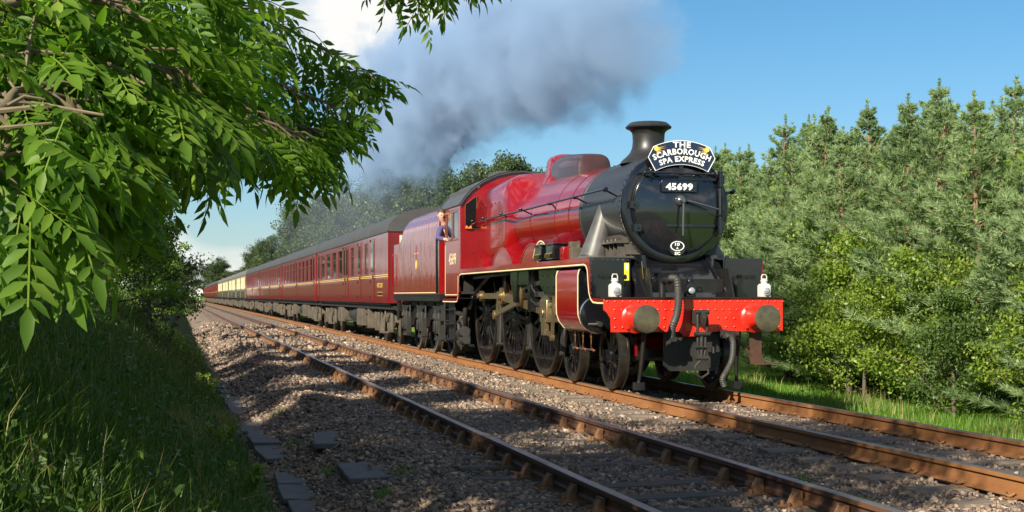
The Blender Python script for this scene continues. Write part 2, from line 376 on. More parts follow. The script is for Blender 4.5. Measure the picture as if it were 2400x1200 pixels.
def ballast_material():
    m = bpy.data.materials.new('ballast_bed'); m.use_nodes = True; nt = m.node_tree; N = nt.nodes; L = nt.links; b = N['Principled BSDF']
    t = N.new('ShaderNodeTexCoord'); v = N.new('ShaderNodeTexVoronoi'); v.inputs['Scale'].default_value = 17; v.feature = 'F1'
    L.new(t.outputs['Object'], v.inputs['Vector'])
    sepc = N.new('ShaderNodeSeparateColor'); L.new(v.outputs['Color'], sepc.inputs[0])
    rp = N.new('ShaderNodeValToRGB'); el = rp.color_ramp.elements
    for i, (p, c) in enumerate([(0, (.10, .080, .065)), (.35, (.17, .130, .10)), (.7, (.23, .17, .135)), (1, (.32, .26, .21))]):
        if i > 1: el.new(p)
    for i, (p, c) in enumerate([(0, (.10, .080, .065)), (.35, (.17, .130, .10)), (.7, (.23, .17, .135)), (1, (.32, .26, .21))]): el[i].position = p; el[i].color = (*c, 1)
    L.new(sepc.outputs[0], rp.inputs[0]); L.new(rp.outputs[0], b.inputs['Base Color'])
    b.inputs['Roughness'].default_value = .95; b.inputs['Specular IOR Level'].default_value = .15
    bp = N.new('ShaderNodeBump'); bp.invert = True; bp.inputs['Strength'].default_value = .9; bp.inputs['Distance'].default_value = .05
    L.new(v.outputs['Distance'], bp.inputs['Height']); L.new(bp.outputs[0], b.inputs['Normal'])
    return m
stone_mat = foliage_mat('ballast_stone', [(0, (.085, .066, .055)), (.25, (.18, .135, .105)), (.5, (.25, .175, .130)), (.7, (.19, .155, .122)), (.88, (.32, .225, .16)), (1, (.46, .36, .27))], 0.0, .9, .15)

xs = np.unique(np.concatenate([[-2500, -900, -300, -120, -60, -30, -15], np.arange(-9, .75, .25), np.arange(1, 11.5, .5), [13, 16, 20, 30, 60, 120, 300, 900, 2500]]))
ys = np.unique(np.concatenate([[-400, -100, -30], np.arange(-10, 60, .5), np.arange(60, 160, 4), [200, 300, 450, 700, 1200, 2500, 4500]]))
GM = ground_material()
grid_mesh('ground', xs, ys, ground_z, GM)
bxs = np.arange(.58, 10.3, .12); bys = np.unique(np.concatenate([np.arange(-6, 40, .15), np.arange(40, 90, .6), np.arange(90, 460, 8)]))
grid_mesh('ballast_bed', bxs, bys, ballast_z, ballast_material())

rng = np.random.default_rng(7)
CUBE = np.array([(x, y, z) for x in (-1, 1) for y in (-1, 1) for z in (-1, 1)], float)
CF = np.array([(0, 1, 3, 2), (4, 6, 7, 5), (0, 4, 5, 1), (2, 3, 7, 6), (0, 2, 6, 4), (1, 5, 7, 3)])
def rail_xs(): return [NX - .752, NX + .752, TX - .752, TX + .752]
SLEEP_Y0, SLEEP_DY, SLEEP_N = 5.2, .70, 82
def scatter_stones(name, n, x0, x1, y0, y1, r0, r1, bias=None):
    X = rng.uniform(x0, x1, n); Y = rng.uniform(y0, y1, n)
    if bias is not None:
        k = rng.random(n) < bias(X, Y); X, Y = X[k], Y[k]
    keep = np.ones(len(X), bool)
    for rx in rail_xs(): keep &= np.abs(X - rx) > .085
    for cx in (NX, TX):
        ph = np.abs(((Y - SLEEP_Y0 + SLEEP_DY / 2) % SLEEP_DY) - SLEEP_DY / 2)
        keep &= ~((np.abs(X - cx) < 1.28) & (ph < .125) & (rng.random(len(X)) < (.55 if cx == NX else .8)))
    X, Y = X[keep], Y[keep]; n = len(X)
    r = rng.uniform(r0, r1, n) * rng.choice([.7, 1, 1, 1.35], n)
    Z = ballast_z(X, Y) + r * rng.uniform(-.1, .55, n)
    P = CUBE[None] * rng.uniform(.55, 1.0, (n, 8, 1)) * rng.uniform(.6, 1.15, (n, 1, 3)) * np.array([1, 1, .8])
    P += rng.normal(0, .12, (n, 8, 3))
    a = rng.uniform(0, 2 * PI, n); bq = rng.uniform(-.9, .9, n)
    ca, sa, cb, sb = np.cos(a), np.sin(a), np.cos(bq), np.sin(bq)
    x, y, z = P[..., 0], P[..., 1], P[..., 2]
    y, z = y * cb[:, None] - z * sb[:, None], y * sb[:, None] + z * cb[:, None]
    x, y = x * ca[:, None] - y * sa[:, None], x * sa[:, None] + y * ca[:, None]
    V = np.stack([x, y, z], -1) * r[:, None, None] * .82 + np.stack([X, Y, Z], -1)[:, None]
    F = (CF[None] + (np.arange(n) * 8)[:, None, None]).reshape(-1, 4)
    rnd = np.repeat(np.clip(rng.random(n) ** 1.15, 0, 1), 8)
    o = mobj(name, fast_mesh(name, V.reshape(-1, 3), F, 4, rnd), stone_mat); o['kind'] = 'stuff'
    tag(o, 'crushed brown and grey ballast stones spread around the tracks', 'ballast')
    return o
parts = [(62000, .70, 9.9, 7.0, 14.5, .015, .028), (44000, .70, 9.9, 14.5, 24, .019, .034), (24000, .70, 9.9, 24, 40, .027, .046), (9000, .70, 9.9, 40, 75, .045, .08)]
def stone_bias(X, Y): return np.where((X > 8.9) | (X < 1.1), .8, 1.0)
for i, (n, x0, x1, y0, y1, r0, r1) in enumerate(parts): scatter_stones('ballast_stones', n, x0, x1, y0, y1, r0, r1, stone_bias)

# -- rails, sleepers, chairs
FB = [(-.075, -.162), (.075, -.162), (.075, -.150), (.012, -.135), (.010, -.050), (.036, -.038), (.036, -.006), (.028, 0), (-.028, 0), (-.036, -.006), (-.036, -.038), (-.010, -.050), (-.012, -.135), (-.075, -.150)]
BH = [(-.030, -.150), (.030, -.150), (.033, -.120), (.010, -.105), (.010, -.052), (.036, -.040), (.036, -.006), (.028, 0), (-.028, 0), (-.036, -.006), (-.036, -.040), (-.010, -.052), (-.010, -.105), (-.033, -.120)]
def rail_mesh(prof, length, seed):
    mb = MB(); n = len(prof); rr = random.Random(seed)
    yy = [-14 + i * 1.5 for i in range(60)] + [80, 110, 160, 240, 340]
    v = []
    for y in yy:
        dx, dz = rr.gauss(0, .0022), rr.gauss(0, .0022)
        v += [(px + dx, y, pz + dz) for px, pz in prof]
    for i in range(len(yy) - 1):
        for j in range(n):
            k = (j + 1) % n
            mb.add([], [(i * n + j, i * n + k, (i + 1) * n + k, (i + 1) * n + j)], 1 if j in (6, 7, 8) else 0)
    mb.v = v
    return mb
def sleeper_mb(w, l, h, rr, timber):
    mb = MB(); n = 9
    top = []; 
    for i in range(n):
        x = -l / 2 + l * i / (n - 1)
        top.append((x, rr.gauss(0, .006), rr.gauss(0, .005)))
    rings = []
    for x, dy, dz in top:
        c = .02
        rings.append([(x, -w / 2 + dy, -h), (x, -w / 2 + dy, -c + dz), (x, -w / 2 + c + dy, dz), (x, w / 2 - c + dy, dz * .6), (x, w / 2 + dy, -c + dz), (x, w / 2 + dy, -h)])
    mb.loft(rings); return mb
def chair_mb():
    mb = MB()
    mb.prism([(-.19, -.192), (.19, -.192), (.19, -.172), (.07, -.158), (-.07, -.158), (-.19, -.172)], 'y', -.10, .10)
    for s in (-1, 1):
        mb.prism([(s * .034, -.168), (s * .115, -.168), (s * .085, -.10), (s * .058, -.060), (s * .040, -.060), (s * .036, -.11)], 'y', -.055, .055)
        mb.cyl((s * .145, .055, -.178), (s * .145, .055, -.135), .017, n=6); mb.cyl((s * .145, -.055, -.178), (s * .145, -.055, -.135), .017, n=6)
    mb.box(-.062, -.036, -.06, .075, -.115, -.055)     # oak key
    return mb
def clip_mb():
    mb = MB(); mb.box(-.13, .13, -.07, .07, -.172, -.160)
    for s in (-1, 1):
        p = [(s * .060, -.05, -.143), (s * .085, -.055, -.128), (s * .12, -.02, -.140), (s * .115, .03, -.150), (s * .085, .05, -.128), (s * .062, .03, -.140)]
        mb.tube(p, .010, 6)
    return mb
def make_track(label, cx, prof, rm, sm, fixing, seed, w, group):
    t = empty('railway_track', (cx, 0, 0)); tag(t, label, 'railway track', group)
    for s in (-1, 1):
        ob = rail_mesh(prof, 340, seed + s).build('rail', [rm, M['rail_top']], t, 30, loc=(s * .752, 0, 0))
    rr = random.Random(seed); vs = []
    for k in range(5): vs.append(sleeper_mb(w, 2.58, .13, rr, True).build('sleeper', sm, None, 25))
    fx = fixing().build('rail_chair' if fixing is chair_mb else 'rail_clip', M['chair'], None, 25)
    used = [False] * 5; fu = False
    for i in range(SLEEP_N):
        y = SLEEP_Y0 + SLEEP_DY * i; k = i % 5
        o = vs[k] if not used[k] else link_copy(vs[k]); used[k] = True
        o.parent = t; o.location = (rr.gauss(0, .02), y + rr.gauss(0, .015), -.170 + rr.gauss(0, .004)); o.rotation_euler = (rr.gauss(0, .01), rr.gauss(0, .004), rr.gauss(0, .008))
        for s in (-1, 1):
            c = fx if not fu else link_copy(fx); fu = True
            c.parent = t; c.location = (s * .752, y + rr.gauss(0, .008), 0); c.rotation_euler = (0, 0, rr.choice((0, PI)))
    return t
trk_n = make_track('empty near track with dark bullhead rails on timber sleepers', NX, BH, M['rail_dark'], M['sleeper'], chair_mb, 3, .255, 'tracks')
trk_t = make_track('orange rusty track that the steam train runs on', TX, FB, M['rail'], M['conc_sleeper'], clip_mb, 11, .26, 'tracks')
for s, y in ((1, 13.4), (1, 31.6), (-1, 13.6), (-1, 31.5)):
    mb = MB()
    for q in (-1, 1):
        mb.box(q * .010 if q > 0 else -.028, .028 if q > 0 else -.010, -.23, .23, -.115, -.046)
        for yy in (-.17, -.06, .06, .17): mb.cyl((q * .026, yy, -.08), (q * .052, yy, -.08), .016, n=6)
    mb.build('fishplate', M['chair'], trk_n, 30, loc=(s * .752, y, 0))

# -- concrete cable trough beside the near track
tr = empty('cable_trough', (.93, 24, -.42)); tag(tr, 'broken line of grey concrete cable trough slabs beside the grass bank', 'cable trough')
rr = random.Random(5); slab_me = None
for i in range(26):
    y = 11.6 + i * .93
    if i in (3, 9, 10, 17, 20): continue
    x = 1.10 - .012 * (y - 12) + rr.gauss(0, .015)
    if slab_me is None:
        mb = MB(); mb.box(-.17, .17, -.45, .45, -.055, .0); mb.box(-.17, -.15, -.45, .45, -.26, -.055); mb.box(.15, .20, -.45, .45, -.26, -.055)
        o = mb.build('slab', M['concrete'], tr, 30, bevel=.012); slab_me = o
    else: o = link_copy(slab_me, parent=tr)
    zz_ = float(ballast_z(np.array(x), np.array(y))) + .034
    o.location = (x - .93, y - 24, zz_ + .42 + rr.gauss(0, .012)); o.rotation_euler = (rr.gauss(0, .02), rr.gauss(.02, .025), rr.gauss(0, .03))
for i, (x, y, lab) in enumerate(((1.58, 14.45, 'loose concrete slab half buried in ballast right of the trough line'), (1.66, 12.55, 'loose concrete slab lying in ballast nearest the camera'), (.52, 17.6, 'dark flat concrete slab in the grass left of the trough'))):
    mb = MB(); mb.box(-.21, .21, -.46, .46, -.06, 0)
    o = mb.build('concrete_slab', M['concrete'], None, 30, bevel=.012); o.location = (x, y, float(ground_z(np.array(x), np.array(y))) + (.10 if x > 1 else .08)); o.rotation_euler = (.03, -.02, .1 * i - .1)
    tag(o, lab, 'slab', 'loose concrete slabs')
# ------------------------------------------------------------------ steam locomotive (local: x right, y backwards from the buffer faces, z up from the rail top)
TY = 17.674
loco = empty('steam_locomotive', (TX, TY, 0)); tag(loco, 'crimson steam locomotive with black smokebox numbered 45699 hauling the train', 'locomotive')

def wheel(r, nsp, parent, loc, name, side=-1, weight=0., pin=None, mats=None, boss=.14):
    # axle along x, outer face towards side
    hub = MB(); s = side
    hub.lathe([(-.055, r - .13), (.055, r - .13), (.055, r - .065), (-.055, r - .065), (-.055, r - .13)], (0, 0, 0), 'x', 40, 0, False, False)
    hub.lathe([(-.09, .02), (-.09, boss), (.06, boss), (.09, boss * .8), (.09, .02)] if s > 0 else [(-.09, .02), (-.09, boss * .8), (-.06, boss), (.09, boss), (.09, .02)], (0, 0, 0), 'x', 20)
    for k in range(nsp):
        th = 2 * PI * k / nsp + .12; c, q = math.cos(th), math.sin(th)
        v = []
        for rad, w, t in ((boss * .8, .042, .042), (r - .10, .028, .028)):
            for sx, sw in ((-1, -1), (1, -1), (1, 1), (-1, 1)):
                v.append((sx * t, c * rad - q * sw * w, q * rad + c * sw * w))
        hub.add(v, [(0, 1, 5, 4), (1, 2, 6, 5), (2, 3, 7, 6), (3, 0, 4, 7)])
    if weight:
        n = 14; a0 = -PI / 2 - weight; pts = [((r - .10) * math.cos(a0 + 2 * weight * i / n), (r - .10) * math.sin(a0 + 2 * weight * i / n)) for i in range(n + 1)]
        pts += [((r - .42) * math.cos(a0 + 2 * weight * i / n), (r - .42) * math.sin(a0 + 2 * weight * i / n) - .08) for i in range(n, -1, -1)]
        nn = n + 1
        for i in range(n):
            hub.prism([pts[i], pts[i + 1], pts[2 * nn - 2 - i], pts[2 * nn - 1 - i]], 'x', s * .03, s * .062)
        for i in range(9):
            th = a0 + weight * .3 + 1.4 * weight * i / 8
            for rad in (r - .18, r - .30): hub.rivet((s * .062, rad * math.cos(th), rad * math.sin(th)), (s, 0, 0), .016, .012)
    if pin: hub.cyl((0, pin[0], pin[1]), (s * .12, pin[0], pin[1]), .10, .085, 16)
    o = hub.build(name, (mats or (M['darksteel'], M['tyre']))[0], parent, 35, loc=loc)
    ty = MB(); o_, i_ = (-.07, .07)
    prof = [(-.07, r - .07), (-.07, r - .004), (.045, r + .004), (.048, r + .030), (.070, r + .028), (.070, r - .07), (-.07, r - .07)]
    if s > 0: prof = [(-a, b) for a, b in prof[::-1]]
    ty.lathe(prof, (0, 0, 0), 'x', 48, 0, False, False)
    ty.build('tyre', (mats or (M['darksteel'], M['tyre']))[1], o, 35)
    return o

DRV = (5.48, 7.72, 10.16); PIN = (-.12, .33)
for y in DRV:
    for s in (-1, 1): wheel(1.03, 20, loco, (s * .775, y, 1.03), 'driving_wheel', s, .75, PIN if s < 0 else (.33, .12))
for y in (1.75, 3.73):
    for s in (-1, 1): wheel(.502, 10, loco, (s * .775, y, .502), 'bogie_wheel', s, 0, None, boss=.11)
for y, z in ((5.48, 1.03), (7.72, 1.03), (10.16, 1.03), (1.75, .502), (3.73, .502)):
    mb = MB(); mb.cyl((-.72, y, z), (.72, y, z), .10, n=14); mb.build('axle', M['frame'], loco)

# frames, bogie frame, ashpan, brake hangers
mb = MB()
for s in (-1, 1):
    mb.prism([(.55, .86), (.95, .80), (1.3, 1.0), (4.3, 1.0), (4.6, .36), (11.6, .36), (11.9, .7), (11.9, 1.75), (.75, 1.75), (.55, 1.32)], 'x', s * .60 - .015, s * .60 + .015)
for y in (.9, 2.6, 4.6, 6.5, 8.8, 11.4): mb.box(-.585, .585, y - .02, y + .02, .85, 1.6)
mb.build('main_frame', M['frame'], loco)
mb = MB()
for s in (-1, 1):
    mb.prism([(.95, .50), (1.5, .42), (1.62, .70), (1.88, .70), (2.0, .42), (3.48, .42), (3.6, .70), (3.86, .70), (3.98, .42), (4.5, .50), (4.5, .62), (3.9, .80), (1.6, .80), (.95, .62)], 'x', s * .56 - .02, s * .56 + .02)
    mb.box(s * .50 - .10, s * .50 + .10, 2.4, 3.1, .60, .95)
    for y in (1.75, 3.73): mb.box(s * .60 - .06, s * .60 + .06, y - .12, y + .12, .36, .66)
mb.box(-.56, .56, 1.0, 1.06, .5, .62); mb.box(-.56, .56, 2.55, 2.95, .55, .9)
mb.build('bogie_frame', M['frame'], loco)
mb = MB()
for s in (-1, 1):
    for y in (4.32, 6.58, 8.98):
        mb.tube([(s * .80, y, 1.5), (s * .80, y - .06, 1.1), (s * .80, y + .0, .45)], [.03, .035, .04], 8)
        mb.prism([(y + .02, .45), (y + .14, .5), (y + .10, 1.0), (y - .02, 1.0)], 'x', s * .74, s * .84)
    mb.tube([(s * .62, 4.3, .34), (s * .62, 11.4, .30)], .025, 6)
    for y in (4.32, 6.58, 8.98): mb.cyl((s * .60, y, .42), (s * .88, y, .42), .04, n=8)
mb.build('brake_gear', M['grime'], loco)
mb = MB(); mb.box(-.52, .52, 4.7, 9.0, .30, .85); mb.build('underside_dark_fill', M['interior'], loco, 0)  # plain dark box, added to block daylight showing between the driving wheels
mb = MB(); mb.prism([(9.0, .32), (11.4, .32), (11.5, 1.2), (8.6, 1.2)], 'x', -.50, .50); mb.build('ashpan', M['frame'], loco)
for s in (-1, 1):
    mb = MB(); mb.tube([(s * .70, .62, .86), (s * .70, .72, .45), (s * .73, .78, .12)], [.035, .032, .025], 6); mb.box(s * .66, s * .80, .70, .82, .055, .16)
    mb.build('guard_iron', M['frame'], loco)

# buffer beam
mb = MB()
pts = [(-1.32, 1.325), (-1.32, 1.17), (-1.27, 1.13), (-1.22, 1.05), (-1.215, .865), (-.22, .865), (-.16, .80), (.20, .80), (.26, .865), (1.31, .865), (1.31, 1.325)]
mb.prism(pts, 'y', .500, .535)
mb.box(-1.33, 1.32, .47, .62, 1.326, 1.345, 1)
beam = mb.build('buffer_beam', [M['vermilion'], M['black']], loco, bevel=.004)
mb = MB(); rg = random.Random(2)
for i in range(24): mb.rivet((-1.27 + i * .112, .50, 1.285), (0, -1, 0), .017, .014)
for i in range(24):
    x = -1.17 + i * .105
    if .18 < abs(abs(x) - .87) or True:
        if abs(abs(x) - .87) > .17: mb.rivet((x, .50, 1.17 - (.0 if i % 2 else .0)), (0, -1, 0), .017, .014)
for x in (-1.16, -1.05, -.66, -.55, -.45, .34, .46, .58, 1.15, 1.25):
    for z in (.93, 1.05): mb.rivet((x, .50, z), (0, -1, 0), .018, .015)
for i in range(12): mb.rivet((-.34 + i * .07, .50, .90), (0, -1, 0), .013, .012)
tag(mb.build('rivet_rows', M['vermilion'], beam), kind='stuff')
for s in (-1, 1):
    b = MB(); b.lathe([(.50, .20), (.475, .205), (.455, .17), (.42, .15), (.20, .120), (.17, .125), (.16, .09)], (s * .87, 0, 1.054), 'y', 28)
    for k in range(4):
        th = PI / 4 + k * PI / 2; b.cyl((s * .87 + .175 * math.cos(th), .50, 1.054 + .175 * math.sin(th)), (s * .87 + .175 * math.cos(th), .435, 1.054 + .175 * math.sin(th)), .024, n=6)
    bo = b.build('buffer', M['vermilion'], loco)
    h = MB(); h.lathe([(.16, .075), (.06, .080), (.045, .185), (.030, .190), (.012, .186), (.004, .15), (0, .08), (-.001, .005)], (s * .87, 0, 1.054), 'y', 36)
    h.build('buffer_head', M['buffer'], bo, 50)
# coupling, hoses
c = MB(); c.prism([(-.06, .98), (.06, .98), (.06, 1.16), (-.06, 1.16)], 'y', .43, .50)
c.prism([(.50, 1.02), (.30, 1.02), (.16, .98), (.14, 1.06), (.20, 1.14), (.24, 1.10), (.23, 1.06), (.32, 1.10), (.50, 1.11)], 'x', -.028, .028)
cp = c.build('coupling_hook', M['grime'], loco)
c = MB()
for s in (-1, 1):
    c.tube([(s * .065, .24, 1.14), (s * .070, .22, 1.0), (s * .065, .24, .85)], .022, 8)
    c.tube([(s * .055, .26, .80), (s * .055, .26, .62), (s * .03, .26, .52)], .020, 8)
c.cyl((-.10, .24, 1.14), (.10, .24, 1.14), .035, n=10); c.cyl((-.11, .24, .84), (.11, .24, .84), .032, n=10)
c.cyl((0, .25, .84), (0, .26, .50), .028, n=10); c.cyl((-.09, .26, .51), (.09, .26, .51), .03, n=10)
c.tube([(.0, .26, .50), (-.09, .26, .40), (-.10, .26, .30), (0, .26, .24), (.10, .26, .30), (.09, .26, .40), (0, .26, .50)], .018, 8)
c.cyl((-.16, .22, .66), (.16, .22, .66), .012, n=6); c.cyl((.16, .22, .66), (.16, .22, .58), .02, n=8)
c.build('screw_link', M['grime'], cp)
def hose(path, r, name, m):
    P = [Vector(p) for p in path]; pts = []
    for i in range(len(P) - 1):
        p0, p1, p2, p3 = P[max(i - 1, 0)], P[i], P[i + 1], P[min(i + 2, len(P) - 1)]
        for k in range(10):
            t = k / 10; pts.append(.5 * ((2 * p1) + (p2 - p0) * t + (2 * p0 - 5 * p1 + 4 * p2 - p3) * t * t + (3 * p1 - p0 - 3 * p2 + p3) * t ** 3))
    pts.append(P[-1]); mb = MB(); mb.tube(pts, [r * (1.08 if i % 2 else .94) for i in range(len(pts))], 12); return mb
vh = MB(); vh.tube([(-0.45, .62, 1.55), (-0.45, .40, 1.58), (-0.42, .34, 1.56)], .05, 12); vh.cyl((-0.465, .54, 1.345), (-0.465, .54, 1.56), .045, n=12)
vo = vh.build('vacuum_pipe', M['frame'], loco)
hose([(-0.42, .36, 1.60), (-0.355, .28, 1.58), (-0.33, .27, 1.40), (-0.34, .28, 1.15), (-0.4, .30, .95), (-0.41, .32, .86)], .052, 'hose', None).build('hose', M['rubber'], vo)
vh = MB(); vh.cyl((-0.41, .32, .88), (-0.42, .30, .78), .058, n=12); vh.box(-.48, -.36, .25, .35, .74, .80); vh.tube([(-0.42, .30, .78), (-0.48, .26, .72), (-0.52, .26, .71)], .04, 8)
vh.build('hose_coupling', M['grime'], vo)
sh = MB(); sh.tube([(.42, .58, .86), (.42, .40, .84), (.44, .34, .78)], .05, 10); sh.box(.36, .54, .36, .46, .78, .88); sh.cyl((.34, .40, .83), (.60, .40, .83), .035, n=8)
so = sh.build('steam_heat_pipe', M['grime'], loco)
hose([(.46, .34, .82), (.48, .30, .70), (.46, .29, .50), (.40, .30, .35), (.33, .31, .22), (.36, .32, .12)], .042, 'hose', None).build('hose', M['rubber'], so)
st = MB(); st.prism([(-.42, .86), (.40, .86), (.40, .40), (.33, .32), (-.33, .32), (-.42, .40)], 'y', .60, .64)
st.build('front_stretcher', M['grime'], loco)
st = MB(); st.box(.86, 1.04, .62, .64, .42, .86); st.prism([(.86, .42), (1.06, .42), (1.02, .60), (.90, .60)], 'y', .58, .62); st.box(.86, 1.30, .42, .78, .405, .42); st.tube([(.55, .60, .86), (.95, .60, .46)], .018, 6)
st.build('footstep', mat('step_rust_black', (.05, .025, .018), .6, col2=(.10, .04, .02)), loco)
st = MB(); st.box(-.60, .60, 1.3, 1.34, .50, .78); st.build('red_stretcher', M['crimson'], loco)

# low front platform and sloping plates
mb = MB(); mb.box(-1.31, 1.31, .62, 1.24, 1.31, 1.330)
mb.prism([(.80, 1.335), (.86, 1.335), (1.50, 1.90), (1.50, 1.96), (1.44, 1.96)], 'x', -.69, .69)
mb.build('front_platform', M['black'], loco)
for s in (-1, 1):
    mb = MB(); x0, x1 = sorted((s * .70, s * 1.31)); mb.box(x0, x1, 1.20, 1.225, 1.332, 1.905)
    pl = mb.build('front_plate', M['black'], loco, bevel=.004)
    rv = MB()
    for i in range(8): rv.rivet((x0 + .04 + i * (x1 - x0 - .08) / 7, 1.20, 1.87), (0, -1, 0), .010, .008)
    for i in range(6): rv.rivet((s * 1.285, 1.20, 1.40 + i * .085), (0, -1, 0), .010, .008)
    tag(rv.build('rivet_rows', M['black'], pl), kind='stuff')
    mb = MB(); mb.box(s * .98 - .20, s * .98 + .20, 1.170, 1.199, 1.615, 1.665)
    for i in range(4): mb.cyl((s * .98 - .16 + i * .105, 1.175, 1.64), (s * .98 - .16 + i * .105, 1.150, 1.64), .018, n=8)
    mb.build('lamp_bracket', M['frame'], loco)
    mb = MB(); mb.tube([(s * .62, 1.42, 1.95), (s * .55, .70, 1.335)], .02, 6) if s < 0 else mb.tube([(.50, 1.42, 1.95), (.62, .70, 1.335)], .02, 6)
    mb.prism([(s * .60, 1.93), (s * .66, 1.93), (s * .60, 1.34), (s * .54, 1.34)], 'y', .86, .88)
    mb.build('platform_stay', M['black'], loco)
mb = MB(); mb.cyl((-.50, .80, 1.52), (-.50, .68, 1.52), .075, n=20); mb.cyl((-.88, 1.20, 1.58), (-.88, 1.14, 1.58), .05, n=16); mb.build('cover_plug', M['black'], loco)
mb = MB(); mb.prism([(-.80, 1.58), (-.73, 1.58), (-.73, 1.83), (-.80, 1.83)], 'y', 1.190, 1.1985)
mb.prism([(-.785, 1.73), (-.745, 1.73), (-.745, 1.815), (-.785, 1.815)], 'y', 1.187, 1.1899, 1)
mb.build('warning_plate', [M['yellow_sign'], M['letter']], loco)

# running plate, valance, lining
mb = MB(); mb.box(-1.312, -.62, 1.226, 10.44, 1.885, 1.905); mb.box(.62, 1.312, 1.226, 10.44, 1.885, 1.905); mb.box(-1.312, -.62, 10.44, 12.35, 1.30, 1.32); mb.box(.62, 1.312, 10.44, 12.35, 1.30, 1.32)
mb.build('running_plate', M['black'], loco)
INN = [(.53, 1.24), (.80, 1.24), (1.02, 1.25), (1.15, 1.30), (1.235, 1.40), (1.275, 1.52), (1.295, 1.64), (1.32, 1.72), (1.38, 1.77), (1.47, 1.785), (10.33, 1.785), (10.46, 1.765), (10.53, 1.71), (10.565, 1.60), (10.59, 1.42), (10.63, 1.30), (10.72, 1.23), (10.85, 1.215), (12.32, 1.215)]
OUT = [(.53, 1.327), (.80, 1.327), (1.10, 1.330), (1.195, 1.36), (1.199, 1.48), (1.1995, 1.60), (1.20, 1.74), (1.205, 1.88), (1.30, 1.903), (1.47, 1.904), (10.33, 1.904), (10.55, 1.903), (10.64, 1.80), (10.66, 1.62), (10.68, 1.46), (10.72, 1.37), (10.80, 1.310), (10.90, 1.300), (12.32, 1.298)]
for s in (-1, 1):
    mb = MB(); mb.strip(INN, OUT, 'x', s * 1.318, s * 1.30); va = mb.build('valance', M['crimson'], loco, 20)
    l = MB()
    I2 = []
    for i, p in enumerate(INN):
        a = Vector(INN[max(i - 1, 0)]); b_ = Vector(INN[min(i + 1, len(INN) - 1)]); t = (b_ - a).normalized(); n_ = Vector((-t.y, t.x))
        I2.append((tuple(Vector(p) + n_ * .014), tuple(Vector(p) + n_ * .034)))
    l.strip([q[0] for q in I2], [q[1] for q in I2], 'x', s * 1.3215, s * 1.318); l.build('lining', M['lining'], va, 0)
    k = MB(); k.strip([(p[0], p[1]) for p in INN], [q[0] for q in I2], 'x', s * 1.3205, s * 1.318); k.build('black_edging', M['black'], va, 0)

# cylinders
SEC = [(-.62, 1.80), (-1.12, 1.80), (-1.22, 1.785), (-1.285, 1.74), (-1.305, 1.66), (-1.305, 1.20), (-1.30, 1.08), (-1.26, .97), (-1.18, .87), (-1.06, .815), (-.92, .82), (-.80, .88), (-.62, .98)]
for s in (-1, 1):
    sec = [(-s * x, z) for x, z in SEC]
    mb = MB(); mb.prism(sec if s < 0 else sec[::-1], 'y', 1.80, 3.02); cy = mb.build('cylinder', M['crimson'], loco, 30)
    for y in (1.80, 3.02 - .035):
        l = MB()
        for i in range(len(sec) - 1):
            a, b_ = sec[i], sec[i + 1]; t = (Vector(b_) - Vector(a)).normalized(); n_ = Vector((t.y, -t.x)) * (1 if s < 0 else 1)
            if n_.x * s < -0.2: n_ = -n_
            a2, b2 = Vector(a) + n_ * .004, Vector(b_) + n_ * .004
            l.add([(a[0], y, a[1]), (b_[0], y, b_[1]), (b2.x, y, b2.y), (a2.x, y, a2.y), (a[0], y + .035, a[1]), (b_[0], y + .035, b_[1]), (b2.x, y + .035, b2.y), (a2.x, y + .035, a2.y)], [(0, 1, 2, 3), (7, 6, 5, 4), (3, 2, 6, 7)])
        l.build('lining', M['lining'], cy, 0)
    mb = MB(); big = [(x * 1.0, z) for x, z in sec]
    mb.prism(big if s < 0 else big[::-1], 'y', 1.765, 1.799)
    mb.lathe([(1.765, .27), (1.73, .27), (1.70, .255), (1.685, .20), (1.68, .01)], (s * 1.03, 0, 1.085), 'y', 36, 0, False)
    mb.lathe([(1.765, .19), (1.72, .19), (1.70, .16), (1.69, .01)], (s * 1.02, 0, 1.58), 'y', 28, 0, False)
    mb.build('front_cover', M['black'], cy, 35); mb = MB(); mb.prism(big if s < 0 else big[::-1], 'y', 3.021, 3.05)
    mb.lathe([(3.05, .22), (3.10, .22), (3.12, .10), (3.25, .09), (3.25, .01)], (s * 1.03, 0, 1.085), 'y', 24, 0, False)
    mb.lathe([(3.05, .17), (3.22, .17), (3.24, .10), (3.36, .08), (3.36, .01)], (s * 1.02, 0, 1.58), 'y', 24, 0, False)
    mb.build('rear_cover', M['black'], cy, 35)
    mb = MB(); mb.lathe([(1.742, .274), (1.728, .2745), (1.715, .264)], (s * 1.03, 0, 1.085), 'y', 36, 0, False, False)
    mb.build('bright_ring', M['steel'], cy)
    mb = MB(); mb.cyl((s * 1.03, 1.69, .95), (s * 1.03, 1.58, .95), .045, .035, 14); mb.cyl((s * 1.03, 1.585, .95), (s * 1.03, 1.575, .95), .028, n=12)
    mb.cyl((s * 1.18, 1.70, .95), (s * 1.03, 1.63, .95), .022, n=8)
    mb.build('relief_valve', M['grime'], cy)
    mb = MB()
    for i in range(3):
        y = 1.95 + i * .42; mb.tube([(s * 1.06, y, .84), (s * 1.06, y, .66), (s * 1.07, y - .05, .60), (s * 1.10, y - .26, .56)], .014, 8)
        mb.cyl((s * 1.06, y, .82), (s * 1.06, y, .75), .026, n=8)
    mb.cyl((s * 1.08, 1.70, .575), (s * 1.08, 2.85, .575), .012, n=6)
    mb.build('drain_cock_pipe', M['copper'], cy)

